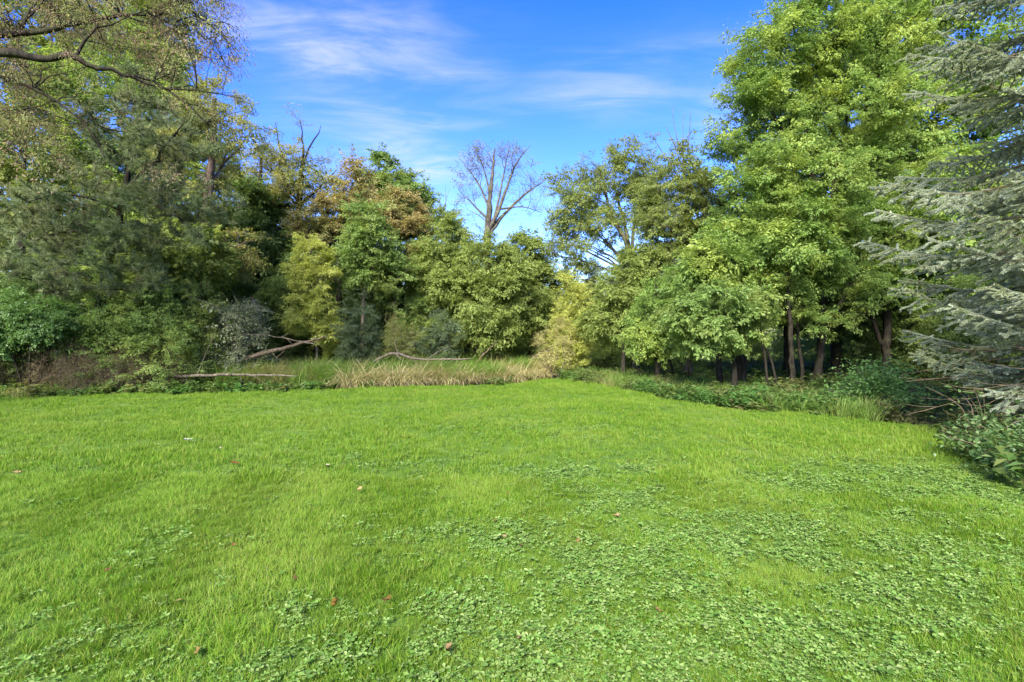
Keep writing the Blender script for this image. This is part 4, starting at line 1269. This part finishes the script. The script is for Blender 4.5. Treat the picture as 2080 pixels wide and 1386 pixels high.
usrc = [by_label['dark green thicket behind the light green shrub at far left'], by_label['green shrub right of the pine trunk'],
        by_label['yellow green shrub between the pine and the grey brush'], by_label['dark green shrub left of the yellow sapling']]
for i, (px, D, k, s) in enumerate([(-120, 19, 0, 1.3), (-10, 20, 1, 1.4), (110, 18.5, 0, 1.2), (230, 19, 3, 1.5), (330, 20, 0, 1.3), (430, 21, 3, 1.5), (500, 25, 1, 1.5), (580, 23, 0, 1.3),
                                   (660, 21.5, 3, 1.4), (700, 25, 1, 1.6), (770, 22, 3, 1.2), (850, 21, 1, 1.1), (830, 27, 0, 1.5), (930, 24, 0, 1.3), (1010, 23.5, 2, 1.2), (1060, 26, 0, 1.2), (1120, 32, 2, 1.3),
                                   (1260, 25, 1, 1.3), (1340, 27, 0, 1.4), (1740, 22, 1, 1.3),
                                   (1830, 21, 2, 1.3), (1900, 19, 0, 1.2), (1980, 16, 1, 1.2), (2060, 14, 0, 1.1), (2150, 15, 1, 1.3), (1860, 26, 0, 1.6), (2000, 23, 3, 1.6), (-40, 27, 0, 2.0), (120, 28, 1, 2.0), (280, 27, 0, 1.9), (400, 28, 3, 2.0), (540, 29, 0, 2.0), (640, 30, 1, 2.0), (720, 31, 3, 2.0), (800, 32, 0, 2.0), (900, 30, 1, 2.0), (980, 31, 0, 1.9), (1050, 34, 3, 1.8), (1110, 38, 1, 1.8), (1190, 36, 2, 1.6), (1270, 34, 1, 1.9), (1860, 34, 2, 1.9), (1960, 31, 1, 1.9), (2080, 26, 0, 1.9), (1400, 29, 2, .8), (1470, 31, 1, .85), (1530, 29.5, 2, .75), (1590, 32, 2, .85), (1650, 30, 1, .75), (1710, 29, 2, .8), (1770, 31, 2, .85), (1345, 64, 2, 2.6), (1420, 67, 1, 2.6), (1490, 65, 2, 2.6), (1560, 68, 1, 2.6), (1630, 66, 2, 2.6), (1700, 65, 1, 2.6), (1770, 67, 2, 2.6)]):
    c = copy_thing(usrc[k], (WX(px, D), D, -0.12), i * 2.1, s, '%s understorey shrub in the shade %s' % (['dark green', 'mid green', 'yellow green', 'dull dark green'][k], 'of the left wood below the pine' if px < 560 else ('of the far bank behind the tall grass' if px < 1170 else 'between the trunks of the right wood')))
    c.name = 'understorey_shrub'
    c['group'] = 'understorey shrubs between the trunks'

# ------------------------------------------------------------------ spruce at the right
SP = np.array([8.4, 7.0, -0.1])
sr = root('spruce_tree', SP, 'blue grey spruce with drooping boughs entering at the right edge', 'tree')
tp = path([(0, 0, 0, .24), (0.05, 0, 3, .2), (0, .05, 8, .12), (0, 0, 13.5, .015)], 18)
link('trunk', mesh_np('trunk', *[(lambda a: (a[0], [a[1]]))(tubes(tp[:, :3], tp[:, 3], 9))][0], mats=[M['bark_pine']], smooth_shade=True), sr)


def bough(L, seed, dens=2300, bare=0.16):
    """one flat drooping spray along +X; returns wood mesh, needle mesh"""
    r = np.random.default_rng(seed)
    segs = []                                     # (p0, p1, thickness, age)
    t = np.linspace(0, 1, 9)
    main = np.stack([L * t, 0.06 * L * np.sin(2.2 * t + seed), -0.20 * L * np.sin(t * 2.3) * 0.6 + 0.10 * L * np.maximum(t - 0.6, 0) * 2], -1)
    for i in range(8):
        segs.append((main[i], main[i + 1], 0.02 * (1 - i / 9) + 0.003, t[i]))
    wood_m = [(main, np.linspace(0.022, 0.004, 9))]

    def at(s):
        f = s * 8
        i = min(int(f), 7)
        return main[i] + (main[i + 1] - main[i]) * (f - i), unit(main[i + 1] - main[i])
    n_side = int(L * 10)
    for k in range(n_side):
        s = 0.16 + 0.83 * (k + r.random() * 0.6) / n_side
        p, d = at(min(s, 0.995))
        sgn = 1 if k % 2 else -1
        ang = sgn * r.uniform(0.65, 1.05)
        l2 = L * (0.34 * (1.06 - s) ** 0.75 * r.uniform(0.6, 1.1)) + 0.07
        dd = np.array([d[0] * math.cos(ang) - d[1] * math.sin(ang), d[0] * math.sin(ang) + d[1] * math.cos(ang), d[2] * 0.5 - r.uniform(0.05, 0.8)])
        dd = unit(dd)
        q1 = p + dd * l2 * 0.55
        q2 = q1 + unit(dd + np.array([d[0] * 0.5, d[1] * 0.5, 0.12])) * l2 * 0.45
        segs += [(p, q1, .005, s), (q1, q2, .004, s + 0.25)]
        wood_m.append((np.array([p, q1, q2]), np.array([.007, .005, .0025])))
        m3 = max(2, int(l2 / 0.085))
        for j in range(m3):
            u = (j + r.random()) / m3
            b = p + (q1 - p) * u * 1.8 if u < 0.55 else q1 + (q2 - q1) * (u - 0.55) / 0.45
            a3 = (1 if j % 2 else -1) * r.uniform(0.6, 1.0)
            l3 = (0.07 + 0.13 * (1 - u)) * r.uniform(0.7, 1.3)
            d3 = np.array([dd[0] * math.cos(a3) - dd[1] * math.sin(a3), dd[0] * math.sin(a3) + dd[1] * math.cos(a3), dd[2] * 0.5 - r.uniform(-0.5, 0.6)])
            segs.append((b, b + unit(d3) * l3, .0025, s + 0.2 + u * 0.3))
    mbw = MB()
    for P, rr in wood_m:
        v, q = tubes(P, rr, 4)
        mbw.add(v, q)
    p0 = np.array([s[0] for s in segs])
    p1 = np.array([s[1] for s in segs])
    ag = np.array([s[3] for s in segs])
    ln = np.linalg.norm(p1 - p0, axis=1)
    cnt = np.where(ag < bare, 0.12, np.clip((ag - bare) * 3.0, 0.2, 1.0)) * ln * dens
    cnt = np.maximum(cnt.astype(int), 0)
    ow = np.repeat(np.arange(len(segs)), cnt)
    n = len(ow)
    tt = r.random((n, 1))
    dr = unit(p1 - p0)[ow]
    pos = p0[ow] + (p1 - p0)[ow] * tt
    rad = r.normal(0, 1, (n, 3))
    rad = rad - dr * (rad * dr).sum(1, keepdims=True)
    rad = unit(rad)
    rad[:, 2] += 0.3
    nd = unit(rad * 0.85 + dr * 0.62)
    Ln = r.uniform(0.02, 0.032, (n, 1))
    sd = unit(np.cross(nd, r.normal(0, 1, (n, 3)))) * 0.003
    v = np.stack([pos - sd, pos + sd, pos + nd * Ln], 1).reshape(-1, 3)
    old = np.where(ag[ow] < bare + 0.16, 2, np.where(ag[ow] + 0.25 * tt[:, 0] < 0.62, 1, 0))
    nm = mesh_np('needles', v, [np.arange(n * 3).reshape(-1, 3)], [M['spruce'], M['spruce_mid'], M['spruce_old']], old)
    return mbw.mesh('bough', [M['spruce_wood']], True), nm


bv = [bough(1.0 * L, 70 + i) for i, L in enumerate((2.6, 2.9, 2.4, 2.7, 3.0, 2.5))]
bl = [2.6, 2.9, 2.4, 2.7, 3.0, 2.5]
nb = 0
for i in range(150):
    z = 0.75 + 10.5 * (i / 150) ** 1.15
    a = i * 2.39996 + rng.uniform(-0.2, 0.2)
    rad = float(np.interp(z, [0.7, 1.6, 2.6, 4, 6, 9, 13], [2.2, 2.6, 3.1, 2.95, 2.45, 1.7, 0.3])) * rng.uniform(0.8, 1.0)
    k = i % 6
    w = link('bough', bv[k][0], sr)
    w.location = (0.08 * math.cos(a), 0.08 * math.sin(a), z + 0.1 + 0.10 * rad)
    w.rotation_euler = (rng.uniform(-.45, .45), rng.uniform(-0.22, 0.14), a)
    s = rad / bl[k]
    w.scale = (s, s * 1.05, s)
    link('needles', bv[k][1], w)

# dry twigs poking out low under the spruce
mb = MB()
for i in range(30):
    a = rng.uniform(math.pi * 0.75, math.pi * 1.45)
    z = rng.uniform(0.5, 2.4)
    L = rng.uniform(1.2, 2.7)
    p = path([(0, 0, z), (math.cos(a) * L * .5, math.sin(a) * L * .5, z + rng.uniform(-.15, .1)), (math.cos(a + .15) * L, math.sin(a + .15) * L, z - rng.uniform(0, .4))], 7)
    v, q = tubes(p[:, :3], np.linspace(.011, .0025, 7), 4)
    mb.add(v, q)
    for j in range(7):
        t = rng.integers(2, 6)
        d = np.array([math.cos(a + rng.choice([-.7, .7])), math.sin(a + rng.choice([-.7, .7])), rng.uniform(-.3, .2)]) * rng.uniform(.2, .55)
        v, q = tubes(np.array([p[t, :3], p[t, :3] + d * .5 + [0, 0, -.02], p[t, :3] + d]), np.array([.005, .0035, .0018]), 3)
        mb.add(v, q)
o = link('dead_twigs', mb.mesh('dead_twigs', [M['deadwood']], True), sr)
o['label'] = 'tangle of dry bare brown twigs low on the trunk'


# ------------------------------------------------------------------ bush and foreground shrub with separate leaves
def leaf_mesh(name, L, W, mat, curl=0.15, fold=0.12):
    t = np.array([0, 0.18, 0.42, 0.68, 0.88, 1.0])
    w = np.array([0.02, 0.62, 1.0, 0.78, 0.36, 0.0]) * W / 2
    v, f = [], []
    for i in range(6):
        z = -curl * L * t[i] ** 2
        v += [(L * t[i], -w[i], z + fold * w[i] * 2), (L * t[i], 0, z), (L * t[i], w[i], z + fold * w[i] * 2)]
    for i in range(5):
        for j in range(2):
            a = i * 3 + j
            f.append((a, a + 3, a + 4, a + 1))
    return mesh_np(name, np.array(v), [np.array(f)], [mat], smooth_shade=True)


def leafy_bush(name, label, cat, base, n_stem, reach, n_leaf, L, W, mat, stem_mat, seed, lean=(0, 0), height=1.0, dome=True):
    r = np.random.default_rng(seed)
    rt = root(name, base, label, cat)
    lm = [leaf_mesh('leaf', L * s, W * s, mat, c) for s, c in ((1, .15), (.85, .25), (1.12, .05))]
    tips = []
    for i in range(n_stem):
        a = r.random() * 6.283
        h = height * r.uniform(0.55, 1.05)
        rd = reach * math.sqrt(r.random())
        hh = h * math.sqrt(max(0.12, 1 - (rd / reach) ** 2 * 0.8))
        tip = np.array([rd * math.cos(a) + lean[0] * h, rd * math.sin(a) + lean[1] * h, hh])
        P = path([(0.1 * math.cos(a), 0.1 * math.sin(a), 0), (tip[0] * .4, tip[1] * .4, tip[2] * .65), tuple(tip)], 7)
        v, q = tubes(P, np.linspace(.010, .003, 7), 4)
        link('stem', mesh_np('stem', v, [q], [M[stem_mat]], smooth_shade=True), rt)
        tips.append(P)
    per = n_leaf // n_stem + 1
    cnt = 0
    for P in tips:
        for j in range(per):
            if cnt >= n_leaf:
                break
            t = r.uniform(0.3, 1.0) ** 0.7 * 6
            i0 = min(int(t), 5)
            p = P[i0] + (P[i0 + 1] - P[i0]) * (t - i0) + r.normal(0, 0.05, 3)
            o = link('leaf', lm[r.integers(0, 3)], rt)
            o.location = tuple(float(c) for c in p)
            o.rotation_euler = (r.normal(0, .45), r.normal(.2, .4), r.random() * 6.283)
            s = r.uniform(.6, 1.15)
            o.scale = (s, s, s)
            cnt += 1
    return rt, tips, lm


def bush_rest(rt, tips, n, L, W, mat, seed, jit=0.08):
    """the leaves too many to be single parts: one joined part"""
    r = np.random.default_rng(seed)
    A = np.array(tips)
    k = r.integers(0, len(A), n)
    t = r.uniform(0.15, 1.0, n) ** 0.8 * 6
    i0 = np.minimum(t.astype(int), 5)
    p = A[k, i0] + (A[k, i0 + 1] - A[k, i0]) * (t - i0)[:, None] + r.normal(0, jit, (n, 3))
    p[:, 2] = np.maximum(p[:, 2], 0.04)
    ax = r.normal(0, 1, (n, 3)) * np.array([1, 1, .45])
    nr = r.normal(0, .45, (n, 3)) + np.array([0, 0, 1])
    v, f = kites(p, ax, nr, L * r.uniform(.6, 1.15, n), W * r.uniform(.7, 1.1, n))
    o = link('foliage', mesh_np('foliage', v, [f], [mat]), rt)
    o['kind'] = 'stuff'


bx, by = GP(1780, 846)
by += 0.9
bx = WX(1785, by)
rt, tips, _ = leafy_bush('green_bush', 'fresh green rounded bush at the right edge of the lawn left of the spruce', 'bush', (bx, by, gz(bx, by)), 46, 1.0, 290, 0.095, 0.055, M['l_fresh'], 'twig', 81, height=1.15)
bush_rest(rt, tips, 3800, 0.085, 0.048, M['l_fresh'], 82, 0.10)

bx, by = WX(2060, 5.9), 5.9
rt, tips, _ = leafy_bush('leafy_shrub', 'broad leaved shrub spilling onto the lawn at the lower right edge', 'shrub', (bx, by, gz(bx, by)), 26, 0.85, 290, 0.085, 0.056, M['l_shrub'], 'deadwood', 91, height=0.72, lean=(-.1, -.1))
bush_rest(rt, tips, 1500, 0.07, 0.045, M['l_shrub'], 92, 0.10)
bx, by = WX(2000, 7.4), 7.4
rt, tips, _ = leafy_bush('leafy_shrub', 'thin leggy shrub with pale leaves below the spruce tips', 'shrub', (bx, by, gz(bx, by)), 16, 0.9, 150, 0.085, 0.055, M['l_shrub'], 'deadwood', 93, height=0.95, lean=(-.25, 0))

# ------------------------------------------------------------------ fallen timber
def log(name, label, D, pts, stubs, mat, cat='log', sides=8):
    P = np.array([(WX(p[0], D + p[2]), D + p[2], WZ(p[1], D + p[2]), p[3]) for p in pts])
    base = P[0, :3].copy()
    rt = root(name, base, label, cat)
    q = path(P, 18)
    q[1:-1, :3] += rng.normal(0, 0.012, (16, 3))
    q[:, 3] *= 1 + rng.normal(0, 0.06, 18)
    v, f = tubes(q[:, :3] - base, q[:, 3], sides)
    caps = [np.arange(sides)[None, ::-1], np.arange(17 * sides, 18 * sides)[None]]
    link('trunk', mesh_np('trunk', v, [f] + caps, [M[mat]], smooth_shade=True), rt)
    for t, dx, dz, dy, r0 in stubs:
        i = int(t * 17)
        d = np.array([dx, dy, dz])
        s = path([q[i, :3] - base, q[i, :3] - base + d * .5 + rng.normal(0, .04, 3), q[i, :3] - base + d], 6)
        v, f = tubes(s, np.linspace(r0, r0 * .3, 6), 5)
        link('branch', mesh_np('branch', v, [f], [M[mat]], smooth_shade=True), rt)
    return rt


log('fallen_log', 'thick fallen log slanting up to the right out of the brush', 16.4, [(488, 733, 0, .065), (540, 716, .1, .07), (590, 704, .2, .058), (630, 693, .4, .042), (664, 683, .5, .02)],
    [(.55, -.25, .32, -.2, .022), (.5, -.35, -.35, -.1, .02), (.75, .35, .28, .1, .016), (.7, -.7, .2, .1, .014), (.85, .25, -.2, -.1, .012), (.3, .5, -.35, -.2, .014)], 'deadwood')
log('fallen_branch', 'long grey fallen branch lying level at the lawn edge', 15.0, [(348, 766, 0, .045), (420, 763, 0, .042), (480, 761, .05, .036), (540, 762, .1, .028), (606, 764, .1, .012)],
    [(.15, -.3, -.5, -.1, .014), (.4, .25, .3, 0, .012), (.55, .2, -.4, -.1, .012), (.2, .55, 1.45, .1, .016), (.7, .4, -.25, -.1, .01), (.35, .9, .25, .1, .012), (.1, -.5, -.3, -.2, .012)], 'bark_pale')
log('fallen_branch', 'arched dead branch resting in the tall grass left of centre', 17.3, [(757, 736, 0, .03), (785, 722, 0, .045), (810, 718, .1, .05), (835, 728, .2, .045), (900, 731, .4, .035), (960, 728, .5, .014)],
    [(.42, -.15, .5, 0, .02), (.4, .3, -.3, -.1, .02), (.75, .9, .5, .1, .018), (.6, .3, -.25, 0, .014)], 'bark_pale')
log('fallen_branch', 'crooked dead branch lying across the far end of the grass', 21.5, [(1080, 728, 0, .06), (1105, 716, 0, .065), (1122, 709, .1, .06), (1140, 714, .2, .05), (1158, 721, .3, .03)],
    [(.5, .7, -.25, 0, .03), (.3, -.8, -.2, .2, .03)], 'deadwood')
log('fallen_branch', 'forked stick leaning up out of the grass near the centre', 19.4, [(965, 738, 0, .025), (985, 718, 0, .022), (1000, 703, .1, .016), (1010, 690, .1, .007)],
    [(.3, -.5, .45, .1, .012), (.6, .25, .12, 0, .009)], 'deadwood', 'stick')
log('tree_snag', 'splintered tan snag poking up above the grey shrub', 19.0, [(526, 668, 0, .10), (524, 640, 0, .085), (517, 618, 0, .05), (509, 602, 0, .008)], [(.4, -.6, -.35, 0, .03), (.45, .15, .3, 0, .02)], 'bark_pine', 'snag')
log('tree_snag', 'slim bare dead poles standing against the sky left of the bare tree', 29.0, [(897, 520, 0, .05), (897, 460, 0, .04), (895, 420, 0, .025), (888, 385, 0, .008)],
    [(.35, .2, 2.4, 0, .03), (.45, .45, 1.9, .1, .02), (.4, -.3, 1.7, .1, .02)], 'twig', 'snag')
# springy dead canes arching through the grey shrub
for (px, lab, pts) in [(440, 'pale dead cane arching over the grey shrub', [(372, 600), (440, 625), (470, 680), (488, 720)]),
                       (395, 'pale stick standing slanted at the left end of the level branch', [(392, 762), (400, 735), (417, 708)]),
                       (560, 'thin dead stick leaning right behind the fallen log', [(640, 700), (590, 690), (545, 682), (480, 678)])]:
    Pp = [(p[0], p[1], .15 * i, .018 - .004 * i) for i, p in enumerate(pts)]
    log('dead_stick', lab, 15.8, Pp, [(.5, .3, .2, 0, .007), (.7, -.25, .25, 0, .006)], 'bark_pale', 'stick', 5)


# ------------------------------------------------------------------ dry tussocks along the far edge of the lawn
def tussock_mesh(i, L, n, g):
    return grass_mesh('blades', [(0, ((n, 0.30, L, 0.02), dict(lean=0.85, curve=1.5, segs=5))), (1, ((g, 0.28, L * .95, 0.013), dict(lean=0.7, curve=1.25, segs=4)))], [M['tan'], M['tall']])


tm = [tussock_mesh(0, .95, 380, 40), tussock_mesh(1, .85, 240, 160), tussock_mesh(2, .9, 340, 30)]
GR = 'tan tussocks of arching dry grass edging the lawn'
spots = [(628, 775, 0, 1.0, 'broad tan tussock of drooping dry grass at the end of the level branch'), (655, 778, 2, .9, None), (715, 781, 2, 1.05, 'tan tussock fanning out to the left at the lawn edge'), (742, 779, 0, 1.0, None),
         (775, 775, 1, .95, None), (808, 779, 0, .95, None), (835, 778, 2, .8, None), (868, 773, 0, .9, None), (905, 774, 1, .9, None), (940, 772, 0, .85, None), (975, 769, 1, .8, None),
         (1015, 767, 2, .8, None), (1050, 766, 0, .85, None), (1075, 765, 1, .75, None), (690, 772, 1, .9, None), (600, 774, 1, .8, None), (760, 780, 2, .9, None), (790, 777, 0, 1.0, None), (822, 777, 1, .9, None), (850, 776, 0, .95, None), (886, 774, 2, .9, None), (922, 773, 0, .9, None), (957, 771, 2, .85, None), (995, 768, 0, .85, None), (1033, 767, 1, .85, None), (575, 777, 1, .75, None), (545, 779, 1, .6, None), (510, 781, 1, .55, None), (645, 766, 1, .9, None), (700, 765, 1, .9, None), (800, 766, 1, .9, None)]
for px, py, k, s, lab in spots:
    x_, y_ = GP(px, py + 8)
    o = link('grass_tussock', tm[k], None, (x_, y_ + 0.12, float(gz(x_, y_))))
    o.rotation_euler = (0, 0, rng.random() * 6.28)
    o.scale = (s, s, s * .95)
    tag(o, lab or 'tan tussock of arching dry grass in the row edging the lawn', 'tussock', GR)

# ------------------------------------------------------------------ leaves fallen on the lawn
def dry_leaf(seed, L, W, col):
    r = np.random.default_rng(seed)
    m = leaf_mat('fallen_leaf_%d' % seed, [col, tuple(c * 1.15 for c in col)], transl=0.03, rough=0.9, spec=0.03)
    n = 9
    v, f = [], []
    for i in range(n):
        t = i / (n - 1)
        w = W / 2 * math.sin(math.pi * min(1, 0.08 + 0.92 * t) ** 0.8) * (1 + 0.35 * math.sin(i * 2.4 + seed))
        z = 0.6 * L * (t - .5) ** 2 + r.normal(0, .004)
        v += [(L * (t - .5), -w, z + abs(w) * .5), (L * (t - .5), 0, z), (L * (t - .5), w, z + abs(w) * .35)]
    for i in range(n - 1):
        for j in range(2):
            a = i * 3 + j
            f.append((a, a + 3, a + 4, a + 1))
    return mesh_np('fallen_leaf', np.array(v), [np.array(f)], [m], smooth_shade=True)


for i, (px, py, L, col, lab) in enumerate([
        (382, 900, .12, (.62, .58, .5), 'pale curled leaf lying on the lawn, largest and whitest at left'),
        (447, 915, .06, (.6, .52, .38), 'tiny pale leaf on the lawn right of the whitest leaf'),
        (478, 953, .12, (.22, .09, .035), 'reddish brown leaf on the lawn below the whitest leaf'),
        (662, 957, .09, (.5, .42, .28), 'flat cream leaf on the lawn left of centre'),
        (730, 999, .09, (.42, .27, .13), 'tan leaf on the lawn between the cream leaf and the clover'),
        (36, 968, .09, (.5, .3, .16), 'pinkish tan leaf on the lawn by the left edge'),
        (475, 1110, .05, (.25, .12, .05), 'small curled brown leaf low in the left lawn'),
        (360, 1228, .05, (.4, .3, .12), 'yellowish tan leaf near the bottom left'),
        (787, 1226, .075, (.20, .10, .035), 'dark brown leaf half sunk in the grass beside the clover'),
        (680, 1236, .07, (.42, .2, .05), 'orange brown leaf stuck upright in the grass at lower left of centre'),
        (912, 1322, .06, (.45, .25, .14), 'pinkish brown leaf in the clover at bottom centre'),
        (1251, 1050, .07, (.45, .26, .15), 'tan leaf at the top of the big clover patch'),
        (1690, 845, .2, (.5, .28, .14), 'large withered tan leaf at the foot of the right hand weeds')]):
    x_, y_ = GP(px, py)
    o = link('fallen_leaf', dry_leaf(i + 3, L, L * .55, (col[0] * .42, col[1] * .48, col[2] * .42)), None, (x_, y_, float(gz(x_, y_)) + .05))
    o.rotation_euler = (rng.normal(.12, .12), rng.normal(0, .12), rng.random() * 6.28)
    if 'upright' in lab:
        o.rotation_euler = (0.2, 1.0, 2.4)
    tag(o, lab, 'leaf')

tiny = [dry_leaf(40 + i, .045, .026, c) for i, c in enumerate([(.11, .075, .026), (.16, .125, .055), (.065, .04, .016)])]
for i in range(18):
    px, py = rng.uniform(60, 1500), 830 + 520 * rng.random() ** 1.6
    x_, y_ = GP(px, py)
    o = link('small_leaf', tiny[i % 3], None, (x_, y_, float(gz(x_, y_)) + .04))
    o.rotation_euler = (rng.normal(0, .4), rng.normal(0, .4), rng.random() * 6.28)
    tag(o, ['small tan brown leaf fallen in the grass', 'small pale tan leaf fallen in the grass', 'small dark brown leaf fallen in the grass'][i % 3], 'leaf', 'small leaves scattered over the lawn')
